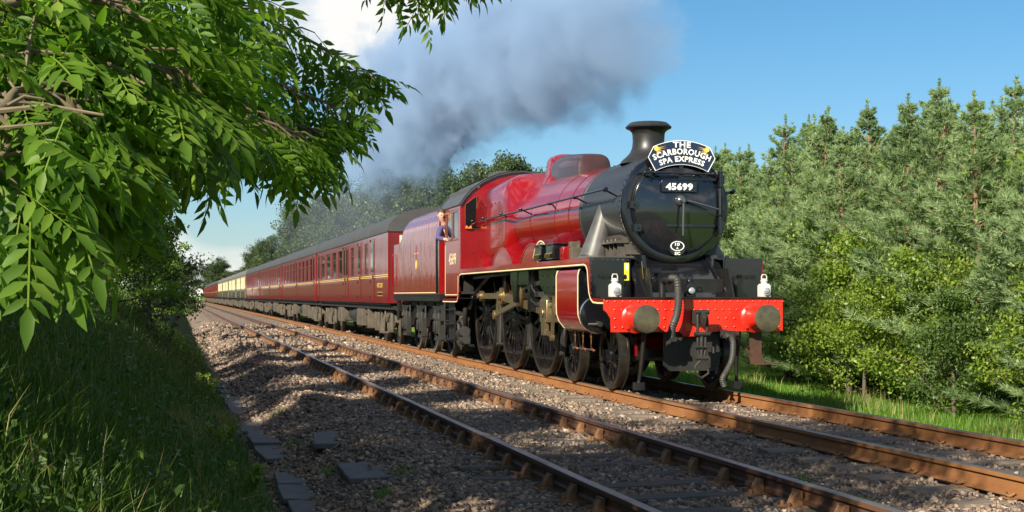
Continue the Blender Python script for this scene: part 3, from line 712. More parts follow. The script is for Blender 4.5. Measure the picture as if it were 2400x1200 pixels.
# motion on the visible side
def rod(mb, p0, p1, h0, h1, w, m=0):
    (x, y0, z0), (x1, y1, z1) = p0, p1
    d = Vector((y1 - y0, z1 - z0)).normalized(); n_ = Vector((-d.y, d.x))
    q = [(y0 + n_.x * h0, z0 + n_.y * h0), (y1 + n_.x * h1, z1 + n_.y * h1), (y1 - n_.x * h1, z1 - n_.y * h1), (y0 - n_.x * h0, z0 - n_.y * h0)]
    v = [(x - w / 2, a, b_) for a, b_ in (q[0], q[3])] + [(x1 - w / 2, a, b_) for a, b_ in (q[1], q[2])] + [(x + w / 2, a, b_) for a, b_ in (q[0], q[3])] + [(x1 + w / 2, a, b_) for a, b_ in (q[1], q[2])]
    mb.add(v, [(0, 1, 3, 2), (4, 6, 7, 5), (0, 2, 6, 4), (1, 5, 7, 3), (0, 4, 5, 1), (2, 3, 7, 6)], m)
pins = [(y + PIN[0], 1.03 + PIN[1]) for y in DRV]
for a, b_ in ((pins[0], pins[1]), (pins[1], pins[2])):
    mb = MB(); rod(mb, (-.945, a[0], a[1]), (-.945, b_[0], b_[1]), .055, .055, .05)
    for p in (a, b_): mb.cyl((-.905, p[0], p[1]), (-.985, p[0], p[1]), .105, n=20)
    mb.cyl((-.985, b_[0], b_[1]), (-1.04, b_[0], b_[1]), .055, n=12)
    mb.build('coupling_rod', M['motion'], loco)
XH = (4.35, 1.085)
mb = MB(); rod(mb, (-1.06, pins[1][0], pins[1][1]), (-1.06, XH[0], XH[1]), .085, .060, .07)
mb.cyl((-1.01, *pins[1]), (-1.12, *pins[1]), .155, n=24); mb.cyl((-1.01, *XH), (-1.11, *XH), .085, n=16)
mb.build('connecting_rod', M['motion'], loco)
mb = MB(); mb.box(-1.16, -.92, XH[0] - .22, XH[0] + .22, .93, 1.30); mb.cyl((-1.16, *XH), (-1.19, *XH), .07, n=14); mb.box(-1.12, -.96, XH[0] - .28, XH[0] + .28, 1.28, 1.36); mb.build('crosshead', M['motion'], loco, bevel=.012)
mb = MB(); mb.cyl((-1.03, 3.1, 1.085), (-1.03, XH[0] - .1, 1.085), .038, n=14); mb.build('piston_rod', M['steel'], loco)
mb = MB(); mb.box(-1.12, -.94, 3.15, 5.15, 1.345, 1.43); mb.build('slide_bar', M['steel'], loco, bevel=.006)
mb = MB(); mb.box(-1.12, -.94, 3.15, 5.15, 1.19, 1.245); mb.build('slide_bar', M['steel'], loco, bevel=.006)
mb = MB(); mb.prism([(5.05, 1.10), (5.22, 1.10), (5.22, 1.85), (4.9, 1.85), (5.05, 1.5)], 'x', -1.20, -.62); mb.box(-1.24, -1.20, 5.0, 6.3, 1.55, 1.85); mb.prism([(5.7, 1.85), (6.2, 1.85), (6.05, 1.25), (5.85, 1.25)], 'x', -1.25, -1.20)
mb.build('motion_bracket', M['black'], loco, bevel=.006)
RC = (pins[1][0] + .10, 1.03 - .02)
mb = MB(); rod(mb, (-1.15, *pins[1]), (-1.15, *RC), .05, .04, .05); mb.cyl((-1.12, *pins[1]), (-1.18, *pins[1]), .085, n=16); mb.cyl((-1.12, *RC), (-1.20, *RC), .06, n=14); mb.build('return_crank', M['motion'], loco)
EX = (5.95, 1.24)
mb = MB(); rod(mb, (-1.20, *RC), (-1.20, *EX), .045, .04, .045); mb.cyl((-1.17, *EX), (-1.23, *EX), .065, n=14); mb.cyl((-1.17, *RC), (-1.235, *RC), .085, n=16); mb.build('eccentric_rod', M['motion'], loco)
mb = MB(); mb.tube([(-1.16, 5.95, 1.20), (-1.16, 5.85, 1.40), (-1.16, 5.83, 1.58), (-1.16, 5.87, 1.76)], [.04, .05, .05, .04], 8); mb.build('expansion_link', M['motion'], loco)
mb = MB(); rod(mb, (-1.13, 5.84, 1.50), (-1.10, 3.62, 1.66), .035, .03, .035); mb.cyl((-1.10, 5.84, 1.50), (-1.18, 5.84, 1.50), .05, n=12); mb.build('radius_rod', M['steel'], loco)
mb = MB(); rod(mb, (-1.16, 3.60, 1.72), (-1.16, 3.78, .70), .045, .032, .04); mb.cyl((-1.13, 3.78, .70), (-1.19, 3.78, .70), .055, n=12); mb.cyl((-1.13, 3.62, 1.64), (-1.19, 3.62, 1.64), .05, n=12); mb.build('combination_lever', M['motion'], loco)
mb = MB(); rod(mb, (-1.16, 3.78, .72), (-1.14, 4.30, .80), .035, .035, .035); mb.prism([(4.2, .72), (4.42, .72), (4.45, .98), (4.2, .98)], 'x', -1.17, -1.10); mb.build('union_link', M['motion'], loco)
mb = MB()
for y, z in ((6.55, 1.66), (7.2, 1.70)): mb.tube([(-1.10, y, 1.88), (-1.12, y, z - .12), (-1.08, y + .1, z - .3)], .03, 8)
rod(mb, (-1.14, 5.9, 1.78), (-1.14, 9.9, 1.72), .025, .025, .03); mb.build('reversing_rod', M['frame'], loco)
mb = MB(); mb.prism([(3.3, 1.78), (4.4, 1.78), (4.35, 1.55), (4.0, 1.38), (3.55, 1.40), (3.3, 1.55)], 'x', -1.22, -1.0)
for i in range(6): mb.rivet((-1.22, 3.45 + (i % 3) * .35, 1.5 + (i // 3) * .18), (-1, 0, 0), .018, .014)
mb.build('valve_guide_bracket', M['black'], loco)

# smokebox
SZ = 2.64
mb = MB(); mb.lathe([(1.36, .815), (1.42, .815), (1.425, .800), (3.40, .800), (3.405, .812), (3.46, .812)], (0, 0, SZ), 'y', 72, 0, False, False); sbx = mb.build('smokebox', M['smokebox'], loco, 30)
mb = MB(); mb.lathe([(1.36, .815), (1.345, .822), (1.315, .822), (1.295, .810), (1.285, .790), (1.283, .72), (1.29, .66), (1.30, .02)], (0, 0, SZ), 'y', 72, 0, False, True); fr = mb.build('smokebox_front_ring', M['black'], loco, 30)
mb = MB()
for k in range(64):
    th = 2 * PI * k / 64; n_ = (math.cos(th), 0, math.sin(th))
    for y in (1.385,): mb.rivet((n_[0] * .815, y, SZ + n_[2] * .815), n_, .016, .013)
    mb.rivet((n_[0] * .812, 3.432, SZ + n_[2] * .812), n_, .014, .011)
for i in range(12): mb.rivet((-.80 * math.cos(.6), 1.55 + i * .16, SZ + .80 * math.sin(.6)), (-math.cos(.6), 0, math.sin(.6)), .007, .005)
tag(mb.build('rivet_rows', M['smokebox'], sbx), kind='stuff')
# door with straps, hinge, handles
prof = [(1.280, .685), (1.262, .683), (1.250, .672), (1.243, .64)] + [(1.243 - .085 * (1 - (r / .64) ** 2), r) for r in (.56, .48, .40, .32, .24, .16, .08, .002)]
mb = MB(); mb.lathe(prof, (0.03, 0, SZ), 'y', 72, 0, False, False); door = mb.build('smokebox_door', M['door_black'], loco, 40)
mb = MB(); mb.lathe([(1.285, .700), (1.262, .702), (1.256, .690), (1.258, .683)], (.03, 0, SZ), 'y', 72, 0, False, False); mb.build('door_rim', M['black'], door)
def door_y(x, z):
    r = min(math.hypot(x - .03, z - SZ), .64); return 1.243 - .085 * (1 - (r / .64) ** 2)
for z in (SZ + .40, SZ - .27):
    mb = MB(); a = [(x, z + .022) for x in np.linspace(-.18 if z < SZ else .0, .60, 9)]
    for i in range(8):
        (xa, za), (xb, zb) = a[i], a[i + 1]
        mb.add([(xa, door_y(xa, z) - .014, z - .02), (xb, door_y(xb, z) - .014, z - .02), (xb, door_y(xb, z) - .014, z + .02), (xa, door_y(xa, z) - .014, z + .02), (xa, door_y(xa, z) + .01, z - .026), (xb, door_y(xb, z) + .01, z - .026), (xb, door_y(xb, z) + .01, z + .026), (xa, door_y(xa, z) + .01, z + .026)], [(0, 1, 2, 3), (0, 4, 5, 1), (3, 2, 6, 7)])
    mb.cyl((.655, 1.20, z - .10), (.655, 1.20, z + .10), .040, n=14)
    for q in (-.10, -.03, .04, .11): mb.cyl((.655, 1.20, z + q - .012), (.655, 1.20, z + q), .048, n=14)
    mb.box(.655, .72, 1.195, 1.29, z - .06, z + .06)
    mb.build('hinge_strap', M['black'], door)
mb = MB(); mb.cyl((.655, 1.20, SZ - .42), (.655, 1.20, SZ + .58), .022, n=12); mb.build('hinge_pin', M['frame'], door)
mb = MB(); mb.lathe([(1.20, .085), (1.14, .085), (1.11, .075), (1.085, .05), (1.07, .01)], (.03, 0, SZ + .08), 'y', 24); mb.cyl((.03, 1.10, SZ + .08), (.03, 1.02, SZ + .08), .04, .03, 14)
mb.build('door_dart', mat('dart_steel', (.18, .18, .19), .2, .8), door)
mb = MB(); mb.tube([(.04, 1.06, SZ + .06), (.03, 1.05, SZ - .22), (.025, 1.04, SZ - .42)], [.018, .015, .013], 8); mb.build('door_handle', bpy.data.materials['dart_steel'], door)
mb = MB(); mb.tube([(.10, 1.08, SZ + .08), (.35, 1.07, SZ + .02), (.57, 1.06, SZ - .04)], [.02, .014, .012], 8); mb.build('door_handle', bpy.data.materials['dart_steel'], door)
mb = MB(); mb.cyl((-.52, 1.12, SZ + .475), (.56, 1.12, SZ + .465), .016, n=10)
for x in (-.50, -.36, .30, .52): mb.lathe([(1.09, .01), (1.10, .026), (1.12, .032), (1.14, .026), (1.26, .015)], (x, 0, SZ + .47), 'y', 10)
mb.build('door_handrail', M['black'], door)
for i, (x, z) in enumerate(((-.655, SZ + .02), (-.60, SZ - .31))):
    mb = MB(); mb.box(x - .05, x + .06, 1.20, 1.28, z - .05, z + .05); mb.cyl((x + .03, 1.21, z), (x + .03, 1.17, z), .022, n=8); mb.build('door_clamp', M['black'], door)
# number plate and shed plate
mb = MB(); py = 1.135; mb.box(-.26, .27, py, py + .018, SZ + .205, SZ + .355)
mb.box(-.265, .275, py + .0055, py + .0175, SZ + .20, SZ + .36)
npl = mb.build('number_plate', M['black'], door, bevel=.004)
mb = MB(); mb.text('NUM', (.005, py - .003, SZ + .28), .105, wid=.41); mb.build('digits', M['letter'], npl, 0)
mb = MB(); zc = SZ - .565; n = 36; yo = 1.205
for r0, r1, m_, yy in ((.86, 1.0, 0, yo - .004),):
    v = []; 
    for k in range(n):
        th = 2 * PI * k / n; v += [(.0 + .105 * r0 * math.cos(th), yy, zc + .070 * r0 * math.sin(th)), (.0 + .105 * r1 * math.cos(th), yy, zc + .070 * r1 * math.sin(th))]
    mb.add(v, [(2 * k, 2 * k + 1, (2 * k + 3) % (2 * n), (2 * k + 2) % (2 * n)) for k in range(n)], 1)
mb.text('TEN', (0, yo - .004, zc + .026), .046, m=1, wid=.070); mb.text('A', (0, yo - .004, zc - .030), .034, m=1); mb.text('SC', (0, yo - .004, zc - .105), .045, m=1, wid=.085)
mb.prism([(.12 * math.cos(2 * PI * k / n), zc - .025 + .115 * math.sin(2 * PI * k / n)) for k in range(n)], 'y', yo, yo + .03)
mb.build('shed_plate', [M['black'], M['letter']], door, 0)
# saddle
mb = MB()
rings = []
for y in (1.46, 1.50, 3.1, 3.15):
    rings.append([(-.62, y, 1.45), (.62, y, 1.45), (.64, y, 1.80), (.70, y, 2.06), (.78, y, 2.24), (.35, y, 2.1), (-.35, y, 2.1), (-.78, y, 2.24), (-.70, y, 2.06), (-.64, y, 1.80)])
mb.loft(rings); 
for i in range(9):
    mb.box(-.80, -.64, 1.50 + i * .19, 1.52 + i * .19, 1.88, 2.16)
    mb.cyl((-.80, 1.59 + i * .19, 2.145), (-.80, 1.59 + i * .19, 2.185), .022, n=6)
mb.box(-.86, -.66, 1.44, 3.2, 2.12, 2.150); mb.box(-.90, -.60, 1.35, 3.3, 1.906, 1.93)
mb.build('smokebox_saddle', mat('saddle_black', (.05, .046, .042), .5, col2=(.09, .075, .06), nscale=4), loco, 30)
# chimney
mb = MB(); mb.lathe([(3.36, .44), (3.42, .40), (3.47, .34), (3.53, .285), (3.60, .252), (3.70, .240), (3.80, .245), (3.84, .252), (3.875, .285), (3.905, .345), (3.925, .350), (3.955, .320), (3.985, .285), (3.99, .27), (3.97, .21), (3.40, .20)], (0, 2.46, 0), 'z', 48, 0, False, True)
mb.build('chimney', mat('chimney_black', (.012, .012, .014), .42, 0, .15, col2=(.022, .020, .018), nscale=3), loco, 40)
# outside steam pipes
for s in (-1, 1):
    mb = MB(); path = []; rad = []
    for t in np.linspace(0, 1, 9): path.append((s * (.93 - .30 * t), 2.28 + .16 * t, 1.90 + 1.0 * t)); rad.append(.222 - .135 * t ** .9)
    mb.tube(path, rad, 28); pp = mb.build('steam_pipe_casing', M['pipe_grey'], loco, 40)
    mb = MB(); mb.lathe([(1.906, .26), (1.925, .26), (1.94, .23), (1.96, .22)], (s * .93, 2.28, 0), 'z', 28); mb.build('casing_flange', M['pipe_grey'], pp)
# boiler and firebox
def ring(y, a, bt, bb, cz, n_, K=64):
    out = []
    for k in range(K):
        th = 2 * PI * k / K; c, q = math.cos(th), math.sin(th); e = 2 / n_
        x = a * math.copysign(abs(c) ** e, c); z = (bt if q > 0 else bb) * math.copysign(abs(q) ** e, q)
        out.append((x, y, cz + z))
    return out
rings = [ring(3.465, .80, .80, .80, SZ, 2), ring(3.60, .802, .802, .80, SZ, 2), ring(5.6, .845, .845, .80, SZ + .01, 2), ring(7.35, .885, .885, .80, SZ + .02, 2)]
mb = MB(); mb.loft(rings); boil = mb.build('boiler', M['crimson'], loco, 40)
rings = [ring(7.352, .886, .886, .80, SZ + .02, 2), ring(7.45, .90, .90, .82, SZ + .02, 2.15), ring(7.58, .93, .945, .84, SZ + .03, 2.6), ring(7.72, .965, .985, .86, SZ + .04, 3.3), ring(7.86, .985, 1.005, .88, SZ + .04, 4.0), ring(8.05, .99, 1.01, .90, SZ + .04, 4.4), ring(9.2, .985, .985, .95, SZ + .03, 4.6), ring(10.46, .98, .95, 1.0, SZ + .02, 4.8)]
mb = MB(); mb.loft(rings); fbx = mb.build('firebox', M['crimson'], loco, 40)
for y, r in ((4.05, .815), (4.85, .832), (6.35, .865)):
    mb = MB(); mb.loft([ring(y, r, r, .806, SZ + .005, 2), ring(y + .003, r + .003, r + .003, .809, SZ + .005, 2), ring(y + .042, r + .003, r + .003, .809, SZ + .005, 2), ring(y + .045, r, r, .806, SZ + .005, 2)], 0, False, False)
    mb.build('boiler_band', M['crimson'], boil, 30)
mb = MB()
for (x, y, z, n_) in ((-.70, 7.70, 3.44, (-.6, -.6, .5)), (.70, 7.70, 3.44, (.6, -.6, .5))): mb.rivet((x, y, z), n_, .055, .03)
for i in range(7): mb.cyl((-.95, 8.3 + i * .32, 3.15), (-.992, 8.3 + i * .32, 3.15), .018, n=8)
for j in range(4):
    for i in range(8): mb.rivet((-.992, 8.25 + i * .27, 2.12 + j * .17), (-1, 0, 0), .011, .009)
tag(mb.build('washout_plugs', M['crimson'], fbx), kind='stuff')
# dome and top feed
rings = []
for z, rx, ry in ((3.36, .50, .62), (3.46, .42, .54), (3.56, .355, .475), (3.72, .33, .45), (3.84, .315, .43), (3.91, .27, .385), (3.945, .19, .29), (3.955, .06, .1)):
    rings.append([(rx * math.copysign(abs(math.cos(2 * PI * k / 32)) ** .8, math.cos(2 * PI * k / 32)), 7.12 + ry * math.copysign(abs(math.sin(2 * PI * k / 32)) ** .8, math.sin(2 * PI * k / 32)), z) for k in range(32)])
mb = MB(); mb.loft(rings); mb.build('dome', M['crimson'], loco, 50)
rings = []
for y, w, h in ((6.95, .33, .47), (6.45, .34, .47), (6.25, .34, .455), (5.35, .30, .38), (5.27, .29, .36), (5.23, .22, .20)):
    rings.append([(w * math.copysign(abs(math.cos(PI * k / 16)) ** .55, math.cos(PI * k / 16)), y, 3.43 + h * abs(math.sin(PI * k / 16)) ** .55) for k in range(17)])
mb = MB(); mb.loft(rings); mb.build('top_feed_cover', mat('grimy_top_feed', (.030, .024, .022), .32, .1, .4, col2=(.07, .022, .02), nscale=3), loco, 40)
# handrails along boiler
for s in (-1, 1):
    mb = MB(); mb.tube([(s * .98, 1.50, 2.90), (s * .99, 6.0, 2.88), (s * 1.08, 7.6, 2.86), (s * 1.10, 10.35, 2.84)], .018, 10); mb.lathe([(-.03, .01), (-.02, .03), (0, .035), (.02, .03), (.03, .01)], (s * .98, 1.50, 2.90), 'y', 10)
    for y in (1.55, 3.1, 4.6, 6.2, 7.7, 9.2, 10.25):
        xo = .98 if y < 6.1 else (1.08 if y < 8 else 1.10); mb.lathe([(-.03, .01), (-.02, .028), (0, .034), (.02, .028), (.03, .01)], (s * xo, y, 2.885), 'z', 10)
        mb.tube([(s * xo, y, 2.885), (s * (xo - .06), y + .02, 2.865), (s * (.78 if y < 4 else .86), y + .03, 2.80)], .013, 8)
    mb.build('boiler_handrail', M['black'], loco)
# splashers and nameplate
def arcpts(cy, r, z0, n=14):
    a = math.asin((z0 - 1.03) / r); return [(cy + r * math.cos(a + (PI - 2 * a) * i / n), 1.03 + r * math.sin(a + (PI - 2 * a) * i / n)) for i in range(n + 1)]
for s in (-1, 1):
    for y in DRV[:]:
        p = arcpts(y, 1.23, 1.905); mb = MB(); mb.prism(p if s > 0 else p, 'x', s * .66, s * 1.06)
        sp = mb.build('splasher', M['crimson'], loco, 30)
        b = MB(); q0 = arcpts(y, 1.215, 1.93); q1 = arcpts(y, 1.238, 1.91); b.strip(q0, q1, 'x', s * 1.055, s * 1.068); b.build('splasher_beading', M['crimson'], sp, 30)
p0 = [(4.70 + .42 * math.cos(a), 1.70 + .42 * math.sin(a)) for a in np.linspace(.55, PI - .55, 15)]; p1 = [(4.70 + .58 * math.cos(a), 1.70 + .58 * math.sin(a)) for a in np.linspace(.55, PI - .55, 15)]
mb = MB(); mb.strip(p0, p1, 'x', -1.11, -1.08); mb.box(-1.10, -1.07, 4.58, 4.82, 1.9, 2.14)
npl2 = mb.build('nameplate', M['black'], loco, 30)
b = MB(); e0 = [(4.70 + r * math.cos(a), 1.70 + r * math.sin(a)) for r in (.58,) for a in np.linspace(.55, PI - .55, 15)]; e1 = [(4.70 + .56 * math.cos(a), 1.70 + .56 * math.sin(a)) for a in np.linspace(.55, PI - .55, 15)]
b.strip(e0, e1, 'x', -1.114, -1.11); b.text('GAL', (-1.113, 4.70, 2.195), .09, plane='side', arc=.50, wid=.66); b.build('letters', M['lining'], npl2, 0)
# lubricators and fittings on the running plate
for y in (3.55, 4.25):
    mb = MB(); mb.box(-1.27, -1.03, y - .20, y + .20, 1.93, 2.16); mb.box(-1.29, -1.01, y - .22, y + .22, 2.16, 2.19); mb.box(-1.2, -1.1, y - .15, y - .09, 1.905, 1.93); mb.box(-1.2, -1.1, y + .09, y + .15, 1.905, 1.93)
    lo = mb.build('lubricator', M['black'], loco, bevel=.01)
    mb = MB()
    for i in range(5): mb.tube([(-1.27, y - .15 + i * .075, 2.03), (-1.295, y - .15 + i * .075, 2.02), (-1.30, y - .14 + i * .075, 1.96)], .012, 6)
    mb.build('oil_pipe', M['brass'], lo)
mb = MB(); mb.cyl((-1.12, 4.80, 1.905), (-1.12, 4.80, 2.06), .05, n=12); mb.cyl((-1.12, 4.80, 2.06), (-1.12, 4.80, 2.12), .03, n=10); mb.build('oil_cup', M['brass'], loco)
mb = MB(); mb.box(-1.10, -.90, 2.85, 3.05, 1.91, 2.10); mb.tube([(-.95, 3.0, 2.1), (-.90, 3.1, 2.16), (-.86, 3.3, 2.2)], .03, 8); mb.box(-1.05, -.9, 3.06, 3.22, 1.91, 2.20); mb.build('ejector_fitting', M['grime_light'], loco, bevel=.01)
mb = MB(); mb.box(-1.2, -1.06, 3.0, 3.2, 1.91, 2.12); mb.build('red_cover', M['crimson'], loco, bevel=.02)

# cab
CY0, CY1 = 10.45, 12.15
ROOF = [(-1.33, 3.24), (-1.22, 3.40), (-1.08, 3.55), (-.85, 3.72), (-.55, 3.86), (-.25, 3.93), (0, 3.95), (.25, 3.93), (.55, 3.86), (.85, 3.72), (1.08, 3.55), (1.22, 3.40), (1.33, 3.24)]
for s in (-1, 1):
    mb = MB(); a, b_ = sorted((s * 1.302, s * 1.282))
    mb.prism([(10.76, 1.345), (CY1, 1.345), (CY1, 2.52), (CY0, 2.52), (CY0, 1.908), (10.66, 1.908), (10.68, 1.70), (10.70, 1.42)][::-1] if s < 0 else [(10.76, 1.345), (CY1, 1.345), (CY1, 2.52), (CY0, 2.52), (CY0, 1.908), (10.66, 1.908), (10.68, 1.70), (10.70, 1.42)], 'x', a, b_)
    mb.box(a, b_, CY0, 10.66, 2.52, 3.26); mb.box(a, b_, 10.66, CY1, 3.17, 3.26); mb.box(a, b_, 12.08, CY1, 2.52, 3.17)
    cs = mb.build('cab_side', M['crimson'], loco, 30)
    l = MB(); x0, x1 = sorted((s * 1.306, s * 1.302))
    l.strip([(10.79, 1.375), (12.12, 1.375)], [(10.79, 1.393), (12.12, 1.393)], 'x', x0, x1); l.strip([(12.105, 1.393), (12.105, 2.45)], [(12.12, 1.393), (12.12, 2.45)], 'x', x0, x1)
    l.strip([(10.79, 1.375), (10.74, 1.41), (10.725, 1.55), (10.715, 1.78)], [(10.79, 1.393), (10.755, 1.42), (10.742, 1.55), (10.732, 1.78)], 'x', x0, x1)
    l.build('lining', M['lining'], cs, 0)
    if s < 0:
        l = MB(); l.text('CABNUM', (-1.3065, 11.28, 2.14), .25, plane='side', wid=.80); l.build('cab_number', M['lining'], cs, 0)
    for (wa, wb) in ((10.68, 11.34), (11.38, 12.06)):
        f_ = MB()
        for q in ((wa, wa + .05, 2.53, 3.165), (wb - .05, wb, 2.53, 3.165), (wa + .05, wb - .05, 2.53, 2.58), (wa + .05, wb - .05, 3.115, 3.165)): f_.box(s * 1.300 if s > 0 else -1.300, s * 1.27 if s > 0 else -1.27, *q)
        w_ = f_.build('cab_side_window', M['wood'], cs, 0)
        g = MB(); g.box(min(s * 1.282, s * 1.278), max(s * 1.282, s * 1.278), wa + .05, wb - .05, 2.58, 3.115); g.build('pane', M['glass'], w_, 0)
    r_ = MB()
    for i in range(14): r_.rivet((s * 1.302, 10.50, 1.97 + i * .09), (s, 0, 0), .011, .009)
    for j in range(6):
        for i in range(4): r_.rivet((s * 1.302, 10.95 + i * .3, 1.48 + j * .09), (s, 0, 0), .009, .007) if (i + j) % 2 else None
    tag(r_.build('rivet_rows', M['crimson'], cs), kind='stuff')
mb = MB(); mb.prism([(-1.30, 1.908)] + [(x * .985, z - .02) for x, z in ROOF] + [(1.30, 1.908)], 'y', CY0 - .004, CY0 + .02); cf = mb.build('cab_front', M['crimson'], loco, 0)
for s in (-1, 1):
    W = [(s * 1.21, 2.74), (s * .965, 2.74), (s * .965, 3.42), (s * 1.21, 3.24)]
    cx_ = sum(p[0] for p in W) / 4; cz_ = sum(p[1] for p in W) / 4
    Wi = [(cx_ + (x - cx_) * .93, cz_ + (z - cz_) * .97) for x, z in W]
    f_ = MB()
    for i in range(4): f_.prism([W[i], W[(i + 1) % 4], Wi[(i + 1) % 4], Wi[i]], 'y', CY0 - .030, CY0 - .005)
    w_ = f_.build('cab_front_window', M['brass'], cf, 0); g = MB(); g.prism(Wi, 'y', CY0 - .014, CY0 - .006); g.build('pane', M['cabglass'], w_, 0)
r_ = MB()
for i in range(14): r_.rivet((-1.27, CY0 - .004, 1.96 + i * .095), (0, -1, 0), .013, .010)
for i in range(6):
    r_.rivet((-1.24 + i * .05, CY0 - .004, 2.50), (0, -1, 0), .012, .009) if i % 2 == 0 else None
    r_.rivet((-1.22 + i * .05, CY0 - .004, 1.97), (0, -1, 0), .012, .009)
for i in range(12): r_.rivet((-1.03, CY0 - .004, 1.98 + i * .06), (0, -1, 0), .012, .009)
for i in range(14): r_.rivet((-.945 + .0 * i, CY0 - .004, 2.75 + i * .05), (0, -1, 0), .011, .009)
tag(r_.build('rivet_rows', M['crimson'], cf), kind='stuff')
mb = MB(); up = [(x, z) for x, z in ROOF]; dn = [(x * .985, z - .022) for x, z in ROOF]; mb.strip(dn, up, 'y', CY0 - .06, 12.75)
rf = mb.build('cab_roof', M['cabroof'], loco, 25)
mb = MB(); mb.strip([(x, z) for x, z in ROOF], [(x * 1.004, z + .014) for x, z in ROOF], 'y', CY0 - .065, CY0 - .02); mb.strip([(x, z) for x, z in ROOF], [(x * 1.004, z + .014) for x, z in ROOF], 'y', 12.70, 12.755); mb.build('roof_rim', M['black'], rf, 20)
mb = MB(); mb.box(-.38, .38, 11.0, 12.0, 3.94, 4.0)
for i in range(10): mb.rivet((-1.15, 10.6 + i * .22, 3.486), (-.7, 0, .6), .01, .008)
mb.box(-1.09, -1.06, 10.5, 12.7, 3.545, 3.60); mb.build('roof_vent', M['cabroof'], rf)
mb = MB(); mb.box(-1.25, 1.25, CY0 + .02, 12.7, 1.40, 1.45); mb.box(-1.2, 1.2, 10.55, 10.9, 1.45, 3.3); mb.build('cab_floor', M['interior'], loco, 0)
# orange cloth on the sill
mb = MB(); rings = [[(-1.20 + .12 * t, CY0 - .05 + .022 * math.cos(a), 2.745 + (.045 + .02 * math.sin(t * 9)) * math.sin(a)) for a in np.linspace(0, PI, 7)] for t in np.linspace(0, 1, 7)]
mb.loft(rings); cl = mb.build('cloth', M['orange'], None, 60); cl.location = (TX, TY, 0); tag(cl, 'orange cloth lying on the sill of the cab front window', 'cloth')
# cab steps, injectors, pipes below the cab
for s in (-1, 1):
    mb = MB(); x0, x1 = sorted((s * 1.20, s * 1.18)); mb.box(x0, x1, 11.55, 12.25, .38, 1.30)
    for z in (.42, .75, 1.05): mb.box(*sorted((s * 1.32, s * 1.10)), 11.60, 12.20, z, z + .025)
    mb.build('cab_step', M['frame'], loco, bevel=.004)
mb = MB()
mb.tube([(-1.1, 10.9, 1.15), (-1.1, 10.95, .9), (-1.05, 11.15, .72), (-1.1, 11.35, .85), (-1.12, 11.5, .80), (-1.1, 11.5, .55), (-1.05, 11.3, .42)], .055, 10)
mb.cyl((-1.1, 11.0, .62), (-1.1, 11.45, .55), .11, n=14); mb.cyl((-1.1, 10.85, .45), (-1.1, 11.2, .40), .09, n=12); mb.cyl((-1.14, 11.2, .98), (-1.14, 11.9, 1.0), .05, n=10); mb.box(-1.18, -1.0, 11.1, 11.3, .30, .50)
mb.build('injector', M['grime'], loco)
mb = MB(); mb.tube([(-1.02, 10.55, 1.7), (-1.02, 10.55, 1.3), (-1.05, 10.7, 1.1)], .05, 10); mb.tube([(-.95, 9.2, 1.78), (-.95, 10.0, 1.6), (-1.0, 10.5, 1.35)], .04, 8); mb.build('sand_pipe', M['frame'], loco)
# ------------------------------------------------------------------ tender
T0 = 12.85
tender = empty('tender', (TX, TY + T0, 0)); tag(tender, 'crimson tender with curved top sides coupled behind the locomotive cab', 'tender')
for y in (.83, 3.12, 5.40):
    for s in (-1, 1): wheel(.648, 12, tender, (s * .775, y, .648), 'tender_wheel', s, 0, None, (M['grime'], M['grime_light']), .12)
    mb = MB(); mb.cyl((-1.0, y, .648), (1.0, y, .648), .085, n=12); mb.build('axle', M['frame'], tender)
side_o = [(-1.30, 1.40), (-1.30, 2.10), (-1.30, 2.88), (-1.295, 3.0), (-1.27, 3.10), (-1.215, 3.20), (-1.13, 3.29), (-1.02, 3.36), (-.90, 3.41)]
def tank_ring(y, k):
    # k 0 low rear .. 1 full height
    L_ = [(x, z if k >= 1 else min(z, 2.72 + (3.41 - 2.72) * k)) for x, z in side_o]
    return [(x, y, z) for x, z in L_] + [(-x, y, z) for x, z in L_[::-1]]
mb = MB(); mb.loft([tank_ring(y, k) for y, k in ((.02, 1), (2.5, 1), (4.75, 1), (4.95, .92), (5.12, .62), (5.25, .36), (5.42, .14), (5.65, .02), (6.0, 0), (6.62, 0))]); tank = mb.build('tank', M['tender_red'], tender, 45)
mb = MB(); mb.box(-1.315, 1.315, -.05, 6.68, 1.365, 1.398); mb.box(-1.30, 1.30, -.05, 6.68, 1.24, 1.364); mb.build('footplate', M['frame'], tender)
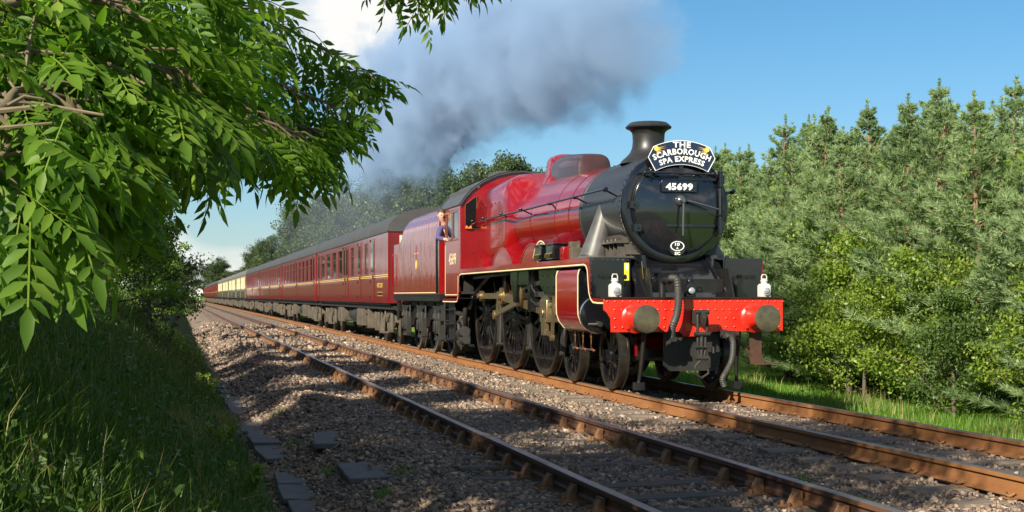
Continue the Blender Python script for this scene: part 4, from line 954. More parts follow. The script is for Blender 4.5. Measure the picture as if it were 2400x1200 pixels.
for s in (-1, 1):
    mb = MB(); mb.box(*sorted((s * 1.3045, s * 1.3005)), .05, 6.60, 1.425, 1.445); mb.build('lining', M['lining'], tank, 0)
    mb = MB()
    for q in (0.03, .22): mb.tube([(s * 1.335, q, 1.42), (s * 1.345, q, 2.5), (s * 1.335, q, 2.62)], .018, 8) if q < .1 else None
    mb.cyl((s * 1.345, .10, 1.42), (s * 1.345, .10, 2.65), .016, n=8); mb.build('handrail', M['black'], tender)
    mb = MB(); mb.tube([(s * 1.33, 6.52, 1.62), (s * 1.36, 6.52, 1.68), (s * 1.36, 6.52, 2.42), (s * 1.33, 6.52, 2.47)], .014, 8); mb.build('rear_handrail', M['crimson'], tender)
    # outside frame with slots
    mb = MB(); x0, x1 = sorted((s * 1.06, s * 1.03))
    mb.prism([(.0, 1.24), (.0, .98), (.35, .62), (1.3, .62), (1.5, .80), (2.45, .80), (2.65, .62), (3.6, .62), (3.8, .80), (4.7, .80), (4.9, .62), (5.9, .62), (6.5, .98), (6.62, 1.24)], 'x', x0, x1)
    mb.build('tender_frame', M['frame'], tender, 0)
    for y in (.83, 3.12, 5.40):
        mb = MB(); mb.box(*sorted((s * 1.06, s * 1.24)), y - .16, y + .16, .50, .82); mb.box(*sorted((s * 1.24, s * 1.275)), y - .11, y + .11, .54, .78)
        mb.cyl((s * 1.15, y, .82), (s * 1.15, y, .98), .06, n=12); mb.box(*sorted((s * 1.06, s * 1.20)), y - .22, y - .17, .36, 1.0); mb.box(*sorted((s * 1.06, s * 1.20)), y + .17, y + .22, .36, 1.0); mb.box(*sorted((s * 1.06, s * 1.22)), y - .22, y + .22, .34, .40)
        ax = mb.build('axlebox', M['grime'], tender, bevel=.012)
        mb = MB()
        for k in range(7):
            L_ = .56 - k * .065; mb.box(*sorted((s * 1.10, s * 1.20)), y - L_, y + L_, 1.10 - k * .022, 1.119 - k * .022)
        for q in (-1, 1): mb.cyl((s * 1.15, y + q * .54, .86), (s * 1.15, y + q * .54, 1.2), .024, n=8); mb.cyl((s * 1.15, y + q * .54, .84), (s * 1.15, y + q * .54, .94), .055, n=12)
        mb.build('leaf_spring', M['grime'], ax)
    mb = MB(); mb.box(*sorted((s * 1.16, s * 1.19)), -.02, .42, .35, 1.24)
    for z in (.38, .80): mb.box(*sorted((s * 1.06, s * 1.31)), .0, .40, z, z + .025)
    mb.build('tender_step', M['grime'], tender, bevel=.004)
    mb = MB(); mb.prism([(6.1, 1.24), (6.62, 1.24), (6.62, .72), (6.35, .72)], 'x', *sorted((s * 1.22, s * 1.19))); mb.build('rear_step', M['frame'], tender)
    mb = MB(); mb.lathe([(6.62, .17), (6.70, .15), (7.0, .12)], (s * .87, 0, 1.054), 'y', 20); mb.lathe([(7.0, .07), (7.07, .18), (7.10, .18)], (s * .87, 0, 1.054), 'y', 20); mb.build('buffer', M['frame'], tender)
mb = MB(); mb.box(-.60, .60, -.05, 6.6, .28, 1.23); mb.build('inner_frame_dark_fill', M['interior'], tender, 0)  # tender inner frame as a solid dark block, deepened to stop daylight below
mb = MB(); rings = [[(-.80 + 1.6 * t, y, 3.20 + (.28 * math.sin(PI * t) ** .7 + .03 * math.sin(t * 23 + y * 5)) * (1 - abs(y - 2.3) / 2.6)) for t in np.linspace(0, 1, 13)] for y in np.linspace(.3, 4.6, 12)]
v = [p for r in rings for p in r]; n = 13; mb.add(v, [(i * n + j, i * n + j + 1, (i + 1) * n + j + 1, (i + 1) * n + j) for i in range(11) for j in range(n - 1)]); mb.build('coal', mat('coal', (.012, .012, .013), .5, bump=1.0, bscale=14, bdist=.06), tender, 0)
# emblem: small standing lion over a wheel, in red, cream and gold
mb = MB(); ey, ez = 3.05, 2.18; X_ = -1.3035
mb.prism([(ey + .11 * math.cos(2 * PI * k / 20), ez - .06 + .11 * math.sin(2 * PI * k / 20)) for k in range(20)], 'x', X_ - .002, X_ + .002, 0)
mb.prism([(ey + .06 * math.cos(2 * PI * k / 20), ez - .06 + .06 * math.sin(2 * PI * k / 20)) for k in range(20)], 'x', X_ - .004, X_ - .0021, 2)
mb.prism([(ey - .05, ez + .06), (ey + .06, ez + .06), (ey + .05, ez + .26), (ey + .08, ez + .36), (ey, ez + .42), (ey - .06, ez + .34), (ey - .03, ez + .22)], 'x', X_ - .002, X_ + .002, 1)
for k in (-1, 1): mb.box(X_ - .003, X_ + .001, ey + k * .20 - .06, ey + k * .20 + .06, ez + .20, ez + .23, 2)
mb.build('emblem', [M['gold'], M['crimson'], M['gold']], tank, 0)

# ------------------------------------------------------------------ carriages
CL, CW, Z0, ZG, ZT = 19.72, 1.37, 1.16, 3.12, 3.80
def bogie(parent, yc):
    mb = MB()
    for s in (-1, 1):
        mb.prism([(-1.85, .62), (-1.60, .45), (-1.0, .45), (-.85, .62), (-.5, .40), (.5, .40), (.85, .62), (1.0, .45), (1.6, .45), (1.85, .62), (1.80, .90), (1.2, .98), (.6, .86), (-.6, .86), (-1.2, .98), (-1.80, .90)], 'x', *sorted((s * 1.02, s * .97)))
        for y in (-1.295, 1.295):
            mb.box(*sorted((s * 1.02, s * 1.15)), y - .13, y + .13, .33, .62)
            for q in (-.3, .3): mb.cyl((s * 1.07, y + q, .42), (s * 1.07, y + q, .88), .065, n=10)
        for q in (-.32, .32): mb.tube([(s * 1.08, q, .95), (s * 1.12, q, .35)], .035, 6)
        for k in range(3): mb.cyl((s * 1.06, -.18 + k * .18, .34), (s * 1.06, -.18 + k * .18, .72), .085, n=10)
        mb.box(*sorted((s * 1.0, s * 1.16)), -.42, .42, .28, .34)
        mb.tube([(s * 1.12, -1.7, .95), (s * 1.16, -1.2, .62), (s * 1.14, -.7, .95)], .022, 6)
        mb.prism([(-2.02, .95), (-1.78, .95), (-1.70, .30), (-1.88, .22)], 'x', *sorted((s * .88, s * .92))); mb.prism([(2.02, .95), (1.78, .95), (1.70, .30), (1.88, .22)], 'x', *sorted((s * .88, s * .92)))
    mb.box(-.97, .97, -.45, .45, .55, .95); mb.box(-.97, .97, -1.85, -1.75, .6, .75); mb.box(-.97, .97, 1.75, 1.85, .6, .75)
    b = mb.build('bogie', M['grime_light'], parent, 30, loc=(0, yc, 0))
    for y in (-1.295, 1.295):
        for s in (-1, 1):
            w = MB(); w.lathe([(-.065, .40), (-.065, .452), (.045, .458), (.05, .486), (.068, .484), (.068, .38), (.02, .30), (.02, .12), (.09, .11), (.09, .01)] if s < 0 else [(-.09, .01), (-.09, .11), (-.02, .12), (-.02, .30), (-.068, .38), (-.068, .484), (-.05, .486), (-.045, .458), (.065, .452), (.065, .40)], (s * .775, y, .457), 'x', 28)
            w.lathe([(-.055, .40), (-.02, .30), (-.02, .11), (-.09, .10), (-.09, .01)] if s < 0 else [(.09, .01), (.09, .10), (.02, .11), (.02, .30), (.055, .40)], (s * .775, y, .457), 'x', 28)
            w.build('wheel', M['tyre'], b, 35)
    return b
BRAKE = dict(win=[(4.13, 4.82), (7.57, 8.37), (10.75, 12.10), (12.70, 14.10), (14.72, 16.10), (16.72, 18.10)], door=[(2.72, 3.42), (5.70, 6.40), (8.95, 9.60), (9.72, 10.36), (18.6, 19.2)])
OPEN = dict(win=[(1.65, 2.95), (3.55, 4.85), (5.45, 6.75), (7.35, 8.65), (10.65, 11.95), (12.55, 13.85), (14.45, 15.75), (16.35, 17.65)], door=[(.55, 1.20), (9.30, 10.0), (18.5, 19.15)])
def make_coach(spec, upper, lower, roofm, label, line=True, detail=True):
    c = empty('railway_carriage', (0, 0, 0)); tag(c, label, 'carriage', 'carriages of the train')
    mb = MB(); ZW0, ZW1 = 1.98, 2.96
    for s in (-1, 1):
        x0, x1 = sorted((s * CW, s * (CW - .05)))
        if lower is upper: mb.box(x0, x1, 0, CL, Z0, ZW0)
        else: mb.box(x0, x1, 0, CL, Z0, 1.90, 1); mb.box(x0, x1, 0, CL, 1.90, ZW0)
        mb.box(x0, x1, 0, CL, ZW1, ZG)
        y = 0
        for a, b in sorted(spec['win']): mb.box(x0, x1, y, a, ZW0, ZW1); y = b
        mb.box(x0, x1, y, CL, ZW0, ZW1)
    mb.build('body', [upper, lower], c, 0)
    mb = MB(); sec = [(CW * math.cos(a) * 1.012, ZG + (ZT - ZG) * math.sin(a) ** .9) for a in np.linspace(0, PI, 17)]
    mb.prism(sec, 'y', -.03, CL + .03); mb.box(-CW - .03, -CW + .0, -.03, CL + .03, ZG - .012, ZG + .03); mb.box(CW, CW + .03, -.03, CL + .03, ZG - .012, ZG + .03)
    rf = mb.build('roof', roofm, c, 25)
    for k in range(9):
        mb = MB(); yy = 1.4 + k * 2.1; xx = -.35 if k % 2 else .35
        mb.lathe([(ZT - .10, .13), (ZT + .0, .13), (ZT + .03, .17), (ZT + .06, .10)], (xx, yy, 0), 'z', 12); mb.build('roof_ventilator', roofm, rf)
    for q, y in ((-1, 0), (1, CL)):
        mb = MB(); e = [(CW * .995, Z0), (CW * .995, ZG)] + [(x * .985, z - .015) for x, z in sec[1:-1]] + [(-CW * .995, ZG), (-CW * .995, Z0)]
        mb.prism(e, 'y', y + .004 if q < 0 else y - .03, y + .03 if q < 0 else y - .004); mb.build('end_wall', M['maroon_end'] if lower is not M['umber'] else M['umber'], c, 0)
        mb = MB()
        for k in range(4): mb.box(-.52 + .02 * (k % 2), .52 - .02 * (k % 2), *sorted((y + q * .06 * k, y + q * .06 * (k + 1))), 1.20, 3.28 - .03 * (k % 2))
        mb.build('gangway', M['interior'], c, 0)
        for s in (-1, 1):
            mb = MB(); mb.cyl((s * .87, y, 1.054), (s * .87, y + q * .18, 1.054), .13, .10, 16); mb.cyl((s * .87, y + q * .19, 1.054), (s * .87, y + q * .23, 1.054), .2, n=20); mb.build('buffer', M['frame'], c)
            mb = MB(); mb.tube([(s * 1.15, y + q * .02, 1.4), (s * 1.15, y + q * .05, 1.45), (s * 1.15, y + q * .05, 2.6), (s * 1.15, y + q * .02, 2.65)], .014, 6); mb.build('end_handrail', M['black'], c)
    for s in (-1, 1):
        for a, b in spec['win']:
            f = MB(); xo, xi = s * (CW + .006), s * (CW - .04)
            for bx_ in ((a, a + .035, ZW0, ZW1), (b - .035, b, ZW0, ZW1), (a + .035, b - .035, ZW0, ZW0 + .035), (a + .035, b - .035, ZW1 - .035, ZW1), (a + .035, b - .035, 2.63, 2.66)): f.box(*sorted((xo, xi)), *bx_)
            fo = f.build('window', mat_frame if lower is not M['umber'] else M['lining'], c, 0)
            g = MB(); g.box(*sorted((s * (CW - .022), s * (CW - .028))), a + .03, b - .03, ZW0 + .03, ZW1 - .03); g.build('pane', M['glass'], fo, 0)
        for a, b in spec['door']:
            d = MB(); d.box(*sorted((s * (CW + .002), s * (CW + .014))), a, b, Z0 + .01, 3.04)
            do = d.build('door', lower if lower is upper else upper, c, 0, bevel=.006)
            g = MB(); g.box(*sorted((s * (CW + .0145), s * (CW + .022))), a + .14, b - .14, 2.05, 2.92); g.build('droplight', M['glass'], do, 0)
            g = MB(); g.box(*sorted((s * (CW + .015), s * (CW + .05))), a + .03, a + .07, 1.85, 1.97)
            for z in (1.30, 1.75, 2.95): g.box(*sorted((s * (CW + .012), s * (CW + .035))), b - .02, b + .05, z, z + .07)
            g.build('door_handle', M['frame'], do, 0)
        if line:
            for k, z in enumerate((1.885, 1.935)):
                l = MB(); l.box(*sorted((s * (CW + .0005), s * (CW + .0165))), .02, CL - .02, z, z + .018); l.build('lining', M['gold'], c, 0)
    mb = MB()
    for s in (-1, 1): mb.box(*sorted((s * 1.22, s * 1.14)), .1, CL - .1, .98, Z0 - .002)
    mb.box(-1.14, 1.14, .1, .3, .95, 1.12); mb.box(-1.14, 1.14, CL - .3, CL - .1, .95, 1.12); mb.build('underframe', M['grime'], c, 0)
    mb = MB(); mb.box(-1.30, 1.30, .08, CL - .08, Z0 - .06, Z0 - .001); mb.build('floor', M['frame'], c, 0)
    mb = MB(); mb.box(-.5, .5, 4.8, 14.9, .40, 1.0); mb.build('underfloor_gear', M['interior'], c, 0)
    mb = MB(); mb.box(-1.28, -.80, 6.2, 7.5, .42, .96); mb.build('battery_box', M['grime_light'], c, 0, bevel=.02)
    mb = MB(); mb.box(-1.2, -.95, 5.2, 5.55, .36, .97); mb.build('regulator_box', M['grime_light'], c, 0, bevel=.02)
    mb = MB(); mb.cyl((-1.0, 8.2, .72), (-1.0, 9.4, .72), .24, n=18); mb.build('vacuum_reservoir', M['grime'], c)
    mb = MB(); mb.cyl((-.8, 10.6, .75), (-.8, 11.3, .75), .28, n=18); mb.build('brake_cylinder', M['grime'], c)
    mb = MB(); mb.box(-1.25, -.85, 12.0, 13.1, .45, .96); mb.build('battery_box', M['grime_light'], c, 0, bevel=.02)
    mb = MB()
    for s in (-1, 1): mb.tube([(s * 1.12, 5.0, 1.0), (s * 1.12, 7.6, .52), (s * 1.12, 12.2, .52), (s * 1.12, 14.8, 1.0)], .035, 6)
    mb.build('truss', M['grime'], c)
    bogie(c, 2.75); bogie(c, 16.95)
    return c
mat_frame = mat('window_frame_maroon', (.13, .02, .022), .4, 0, .3)
CY = 20.10; PITCH = 20.15
ordw = ['first', 'second', 'third', 'fourth', 'fifth', 'sixth', 'seventh', 'eighth', 'ninth', 'tenth', 'eleventh', 'twelfth', 'last']
c1 = make_coach(BRAKE, M['maroon'], M['maroon'], M['roof'], 'maroon brake carriage with doors and four large windows, next behind the tender')
mb = MB(); mb.text('WC', (-CW - .004, 1.55, 1.66), .13, plane='side', wid=1.15); mb.box(-CW - .006, -CW - .001, 1.05, 2.05, 1.46, 1.47); mb.box(-CW - .006, -CW - .001, 1.05, 2.05, 1.36, 1.37); mb.build('lettering', M['gold'], c1, 0)
mb = MB(); mb.box(-CW - .008, -CW - .001, 1.25, 1.85, 1.385, 1.455); mb.build('number_panel', M['black'], c1, 0)
mb = MB(); mb.text('NO', (-CW - .004, 18.9, 1.52), .13, plane='side', wid=.5); mb.build('lettering', M['gold'], c1, 0)
mb = MB(); mb.box(-1.05, -.88, -.012, .002, 2.70, 3.02); mb.box(-1.03, -.90, -.014, -.012, 2.84, 2.99, 1); mb.prism([(-1.01, 2.86), (-.92, 2.86), (-.965, 2.97)], 'y', -.016, -.0141, 2); mb.build('warning_sign', [M['yellow_sign'], M['letter'], M['black']], c1, 0)
mb = MB(); mb.box(-1.34, 1.34, -.008, .003, 3.24, 3.262); mb.build('end_stripe', M['orange'], c1, 0)
open_m = make_coach(OPEN, M['maroon'], M['maroon'], M['roof'], 'x')
open_c = make_coach(OPEN, M['cream'], M['umber'], M['roof_light'], 'x', line=False)
used = {'m': False, 'c': False}
for i in range(13):
    if i == 0: c = c1
    else:
        k = 'c' if 4 <= i <= 7 else 'm'; src = open_c if k == 'c' else open_m
        c = src if not used[k] else copy_tree(src); used[k] = True
        if k == 'm': lab = 'maroon passenger carriage, %s carriage behind the tender' % ordw[i] if i < 12 else 'small distant maroon carriage at the tail of the train'
        else: lab = 'brown and cream passenger carriage, %s behind the tender' % ordw[i]
        c['label'] = lab
    c.location = (TX, TY + CY + PITCH * i, 0)

# ------------------------------------------------------------------ lamps and headboard (lifted on and off the engine)
def lamp(x, y, z, m, label, lens_dx=0.0):
    t = empty('headlamp', (TX + x, TY + y, z)); t.scale = (.88, .88, .86); tag(t, label, 'lamp', 'lamps on the buffer beam')
    b = MB(); b.prism([(-.085, 0), (.085, 0), (.085, .185), (.055, .215), (-.055, .215), (-.085, .185)], 'y', -.075, .075); bo = b.build('lamp_body', m, t, 0, bevel=.01)
    b = MB(); b.cyl((0, 0, .213), (0, 0, .255), .052, n=16); b.cyl((0, 0, .255), (0, 0, .275), .062, .058, 16); b.cyl((0, 0, .275), (0, 0, .30), .04, .03, 14); b.build('lamp_chimney', m, t)
    b = MB(); b.tube([(-.042, 0, .26), (-.045, 0, .33), (-.03, 0, .365), (.03, 0, .365), (.045, 0, .33), (.042, 0, .26)], .009, 6); b.build('carrying_handle', m, t)
    b = MB(); b.lathe([(-.075, .068), (-.105, .068), (-.108, .058)], (0, 0, .098), 'y', 24, 0, False, False); b.build('lens_ring', m, t)
    b = MB(); b.lathe([(-.090, .062), (-.108, .056), (-.118, .040), (-.124, .015), (-.125, .002)], (0, 0, .098), 'y', 24, 0, False, False); b.build('lens', M['lens'], t, 60)
    b = MB(); b.box(-.03, .03, .075, .10, .0, .20); b.build('bracket_socket', m, t)
    return t
lamp(-1.13, .60, 1.346, M['white'], 'white oil lamp standing above the left buffer on the beam')
lamp(1.07, .60, 1.346, M['white'], 'white oil lamp standing above the right buffer on the beam')
lamp(-.02, .66, 1.346, M['black'], 'black lamp with a clear round lens at the middle of the front platform')
hb = empty('headboard', (TX + .055, TY + 1.17, 3.36)); tag(hb, 'dark blue curved headboard with white letters fixed above the smokebox door', 'headboard')
zo = 3.36
def hpoly(k):
    top = [(-.43 + .86 * i / 16, 3.585 - .095 * ((-.43 + .86 * i / 16) / .43) ** 2) for i in range(17)]
    bot = [(.40 - .80 * i / 16, 3.238 - .098 * ((.40 - .80 * i / 16) / .40) ** 2) for i in range(17)]
    pts = top + [(.455, 3.44), (.51, 3.335)] + bot + [(-.51, 3.335), (-.455, 3.44)]
    return [((x) * (1 - k / .45), (z - 3.36) * (1 - k / .2)) for x, z in pts]
mb = MB(); P0 = hpoly(0); mb.prism(P0[::-1], 'y', 0, .022); brd = mb.build('board', M['navy'], hb, 0)
mb = MB(); Pi = hpoly(.008); n = len(P0)
for i in range(n): mb.prism([P0[i], P0[(i + 1) % n], Pi[(i + 1) % n], Pi[i]], 'y', -.006, -.0003)
mb.build('border', M['letter'], hb, 0)
mb = MB(); mb.text('THE', (0, -.007, 3.524 - zo), .082, wid=.27, arc=2.2); mb.text('SCAR', (0, -.007, 3.428 - zo), .088, wid=.90, arc=.98); mb.text('SPA', (0, -.007, 3.322 - zo), .080, wid=.70, arc=.86); mb.build('lettering', M['letter'], hb, 0)
for s in (-1, 1):
    mb = MB(); cx_, cz_ = s * .385, 3.462 - zo
    mb.prism([(cx_ + .036 * math.cos(2 * PI * k / 16), cz_ + .036 * math.sin(2 * PI * k / 16)) for k in range(16)][::-1], 'y', -.007, -.0005)
    for k in range(9):
        a = (-1.45 + k * .215) if s < 0 else PI + 1.45 - k * .215
        L_ = (.085, .15)[k % 2] if k < 7 else .16
        mb.prism([(cx_ + .034 * math.cos(a - .12), cz_ + .034 * math.sin(a - .12)), (cx_ + .034 * math.cos(a + .12), cz_ + .034 * math.sin(a + .12)), (cx_ + L_ * math.cos(a), cz_ + L_ * math.sin(a))], 'y', -.004, -.0006)
    mb.build('sun_emblem', M['gold'], hb, 0)
mb = MB(); mb.box(-.03, .03, .023, .06, -.30, .10); mb.box(-.025, .025, .0, .12, -.33, -.29); mb.build('mounting_bracket', M['black'], hb, 0)

# ------------------------------------------------------------------ driver leaning out behind the cab
drv = empty('person', (TX - 1.02, TY + 12.42, 1.45)); tag(drv, 'engine driver in a purple-blue jacket leaning out of the cab', 'person')
def skin_mesh(name, V, E_, RAD, m, parent, sub=2):
    me = bpy.data.meshes.new(name); me.from_pydata(V, E_, []); me.materials.append(m)
    o = bpy.data.objects.new(name, me); COL.objects.link(o); o.parent = parent
    sk = o.modifiers.new('skin', 'SKIN'); sk.use_smooth_shade = True
    lay = me.skin_vertices[0] if len(me.skin_vertices) else None
    if lay is None:
        a = me.attributes  # the layer is added with the modifier in newer files
    for i, r in enumerate(RAD):
        d = me.skin_vertices[0].data[i]; d.radius = (r, r) if not isinstance(r, tuple) else r; d.use_root = (i == 0)
    ss = o.modifiers.new('sub', 'SUBSURF'); ss.levels = sub; ss.render_levels = sub
    return o
BV = [(0, 0, .95), (-.06, -.01, 1.12), (-.16, -.04, 1.32), (-.25, -.08, 1.46), (-.285, -.10, 1.53), (-.315, -.125, 1.60), (-.325, -.135, 1.69), (-.325, -.13, 1.755),   # 0-7 spine, head
      (-.34, -.06, 1.39), (-.43, -.24, 1.16), (-.31, -.42, 1.135), (-.27, -.49, 1.125),      # 8-11 arm on the sill
      (.0, -.08, 1.40), (.06, -.24, 1.16), (.05, -.42, 1.22), (.05, -.50, 1.25),             # 12-15 other arm
      (-.10, 0, .88), (-.11, -.03, .48), (-.11, 0, .07), (-.11, -.16, .045), (.10, 0, .88), (.11, -.02, .48), (.11, 0, .07), (.11, -.16, .045)]
BE = [(0, 1), (1, 2), (2, 3), (3, 4), (4, 5), (5, 6), (6, 7), (2, 8), (8, 9), (9, 10), (10, 11), (2, 12), (12, 13), (13, 14), (14, 15), (0, 16), (16, 17), (17, 18), (18, 19), (0, 20), (20, 21), (21, 22), (22, 23)]
BR = [(.15, .11), (.145, .11), (.16, .11), (.075, .07), (.055, .055), (.075, .085), (.082, .098), (.055, .07), .062, .046, .034, .036, .062, .046, .034, .036, .09, .065, .045, .04, .09, .065, .045, .04]
for hand, (bx, by, bz), dx in ((11, BV[11], -1), (15, BV[15], 1)):
    for k in range(5):
        i = len(BV)
        if k < 4:
            L_ = (.075, .085, .08, .06)[k]; off = (k - 1.5) * .019
            BV += [(bx + off, by - .04, bz), (bx + off * 1.1, by - .04 - L_ * .5, bz - .012), (bx + off * 1.1, by - .04 - L_ * .85, bz - .038)]
        else:
            BV += [(bx + dx * .045, by + .0, bz - .005), (bx + dx * .065, by - .03, bz - .012), (bx + dx * .06, by - .055, bz - .025)]
        BE += [(hand, i), (i, i + 1), (i + 1, i + 2)]; BR += [.0095, .0088, .0075]
body = skin_mesh('body', BV, BE, BR, M['skin'], drv)
JV = BV[:5] + BV[8:11] + BV[12:15]; JV[4] = (-.27, -.09, 1.495)
JE = [(0, 1), (1, 2), (2, 3), (3, 4), (2, 5), (5, 6), (6, 7), (2, 8), (8, 9), (9, 10)]
JR = [(.175, .14), (.172, .138), (.185, .14), (.10, .09), (.068, .068), .085, .064, .048, .085, .064, .048]
skin_mesh('jacket', JV, JE, JR, M['overall'], drv)
skin_mesh('trousers', [BV[0], BV[16], BV[17], (-.11, 0, .12), BV[20], BV[21], (.11, 0, .12)], [(0, 1), (1, 2), (2, 3), (0, 4), (4, 5), (5, 6)], [(.165, .13), .115, .085, .075, .115, .085, .075], mat('dark_trousers', (.02, .022, .035), .8), drv)
mb = MB()
hc = Vector((-.322, -.125, 1.70))
for i in range(1, 6):
    pass
rings = []
for t in np.linspace(.12, 1.0, 7):
    a = t * PI / 2; rr_ = .106 * math.cos(a) + .004; rings.append([(hc.x + rr_ * .92 * math.cos(q), hc.y + .030 + rr_ * 1.05 * math.sin(q), hc.z + .015 + .112 * math.sin(a)) for q in np.linspace(0, 2 * PI, 17)[:-1]])
mb.loft(rings); mb.build('hair', M['hair'], drv, 60)
for s in (-1, 1):
    mb = MB(); mb.lathe([(-.010, .002), (-.008, .009), (0, .011), (.006, .008)], (hc.x + s * .033, hc.y - .098, hc.z - .028), 'y', 10); mb.build('eye', mat('eye', (.03, .02, .015), .2) if s < 0 else bpy.data.materials['eye'], drv)
    mb = MB(); mb.lathe([(-.008, .004), (-.006, .026), (.006, .028), (.008, .01)], (hc.x + s * .088, hc.y + .01, hc.z - .045), 'x', 12); mb.build('ear', M['skin'], drv)
mb = MB(); mb.prism([(hc.x - .014, hc.z - .072), (hc.x + .014, hc.z - .072), (hc.x + .006, hc.z - .025), (hc.x - .006, hc.z - .025)], 'y', hc.y - .122, hc.y - .08); mb.build('nose', M['skin'], drv, 60, bevel=.005)
mb = MB(); mb.tube([(hc.x - .028, hc.y - .096, hc.z - .10), (hc.x, hc.y - .106, hc.z - .106), (hc.x + .028, hc.y - .096, hc.z - .10)], .006, 6); mb.build('mouth', mat('lips', (.32, .09, .08), .5), drv)
# ------------------------------------------------------------------ vegetation
rng = np.random.default_rng(21)
def rot_frames(d, rngs):
    # orthonormal frames with z-axis d (n,3) and random roll
    d = d / np.maximum(np.linalg.norm(d, axis=1, keepdims=True), 1e-9)
    r = rngs.normal(size=d.shape); a = np.cross(d, r); a /= np.maximum(np.linalg.norm(a, axis=1, keepdims=True), 1e-9)
    return a, np.cross(d, a), d
def leaf_quads(P, size, rngs, up=.5, asp=.62):
    # diamond leaves, folded along the midrib
    n = len(P); d = rngs.normal(size=(n, 3)); d[:, 2] -= .35
    nr = rngs.normal(size=(n, 3)); nr[:, 2] = np.abs(nr[:, 2]) + up
    d /= np.linalg.norm(d, axis=1, keepdims=True); a = np.cross(d, nr); a /= np.maximum(np.linalg.norm(a, axis=1, keepdims=True), 1e-9)
    L_ = (size * rngs.uniform(.6, 1.25, n))[:, None]; w = L_ * asp * .5
    V = np.stack([P - d * L_ * .5, P + a * w, P + d * L_ * .55, P - a * w], 1).reshape(-1, 3)
    F = (np.arange(n) * 4)[:, None] + np.arange(4)[None]
    return V, F
def limb_tree(h, spread, rngs, trunk_r, nlimb, base=.25, lean=(0, 0), upright=.6, nsub=4):
    """trunk, limbs and twigs as tubes; returns (MB, list of clump centres)"""
    mb = MB(); tips = []
    tp = [(0, 0, -.25)]; rr_ = [trunk_r * 1.25]
    for k in range(1, 7):
        t = k / 6; tp.append((lean[0] * t + rngs.normal(0, .03) * h * .12, lean[1] * t + rngs.normal(0, .03) * h * .12, h * .82 * t)); rr_.append(trunk_r * (1 - .82 * t))
    mb.tube(tp, rr_, 8)
    for i in range(nlimb):
        t = base + (1 - base) * (i + rngs.random()) / nlimb; k = min(int(t * 6), 5); f = t * 6 - k
        p0 = Vector(tp[k]).lerp(Vector(tp[k + 1]), f); az = i * 2.4 + rngs.normal(0, .4)
        ln = spread * (1.05 - .55 * t) * rngs.uniform(.7, 1.15); el = upright * (.5 + .8 * t) + rngs.normal(0, .15)
        d = Vector((math.cos(az) * math.cos(el), math.sin(az) * math.cos(el), math.sin(el)))
        p1 = p0 + d * ln * .5 + Vector((0, 0, -.02 * ln)); p2 = p0 + d * ln + Vector((0, 0, .10 * ln * rngs.normal()))
        mb.tube([p0, p1, p2], [trunk_r * .42 * (1.1 - t), trunk_r * .26 * (1.1 - t), .012], 6); tips.append(p2)
        for q in range(nsub):
            s_ = p0.lerp(p2, .35 + .6 * q / nsub); dd = (d + Vector(rngs.normal(size=3)) * .75).normalized(); e_ = s_ + dd * ln * rngs.uniform(.25, .5)
            mb.tube([s_, (s_ + e_) / 2 + Vector((0, 0, .03)), e_], [trunk_r * .12, .010, .006], 5); tips.append(e_); tips.append(s_.lerp(e_, .5))
    tips.append(Vector(tp[-1])); tips.append(Vector((lean[0], lean[1], h * .93)))
    return mb, tips
def crown_mesh(tips, n, clump, size, rngs, flat=.75, zmin=.15, asp=.62):
    C = np.array([tuple(t) for t in tips]); k = rngs.integers(0, len(C), n)
    off = rngs.normal(size=(n, 3)); off /= np.linalg.norm(off, axis=1, keepdims=True); off *= (rngs.random((n, 1)) ** .45) * clump * rngs.uniform(.6, 1.2, (len(C), 1))[k]; off[:, 2] *= flat
    P = C[k] + off; P = P[P[:, 2] > zmin]
    V, F = leaf_quads(P, size, rngs, asp=asp)
    cl = rngs.random(len(C)); rnd = np.clip(.5 * rngs.random(len(P)) + .35 * cl[k[:len(P)]] + .15, 0, 1)
    return fast_mesh('crown', V, F, 4, np.repeat(rnd, 4))
def tree_proto(name, h, spread, seed, trunk_r, nlimb, nleaf, clump, size, m, barkm=None, **kw):
    g = np.random.default_rng(seed); ck = {k: kw.pop(k) for k in ('flat', 'zmin', 'asp') if k in kw}
    mb, tips = limb_tree(h, spread, g, trunk_r, nlimb, **kw)
    t = empty(name, (0, 0, -500)); mb.build('trunk', barkm or M['bark'], t, 60); mobj('crown', crown_mesh(tips, nleaf, clump, size, g, **ck), m, t)
    return t
PROTO_USED = set(); R_ = random.Random(9)
def plant(proto, x, y, sc, rz, label, cat, group, sx=None, z=None, m=None, name=None):
    if proto.name in PROTO_USED: o = copy_tree(proto)
    else: o = proto; PROTO_USED.add(proto.name)
    o.location = (x, y, float(ground_z(np.array(x), np.array(y))) - .05 if z is None else z); o.rotation_euler = (R_.gauss(0, .025), R_.gauss(0, .025), rz); o.scale = (sc * (sx or 1), sc * (sx or 1), sc)
    tag(o, label, cat, group)
    return o
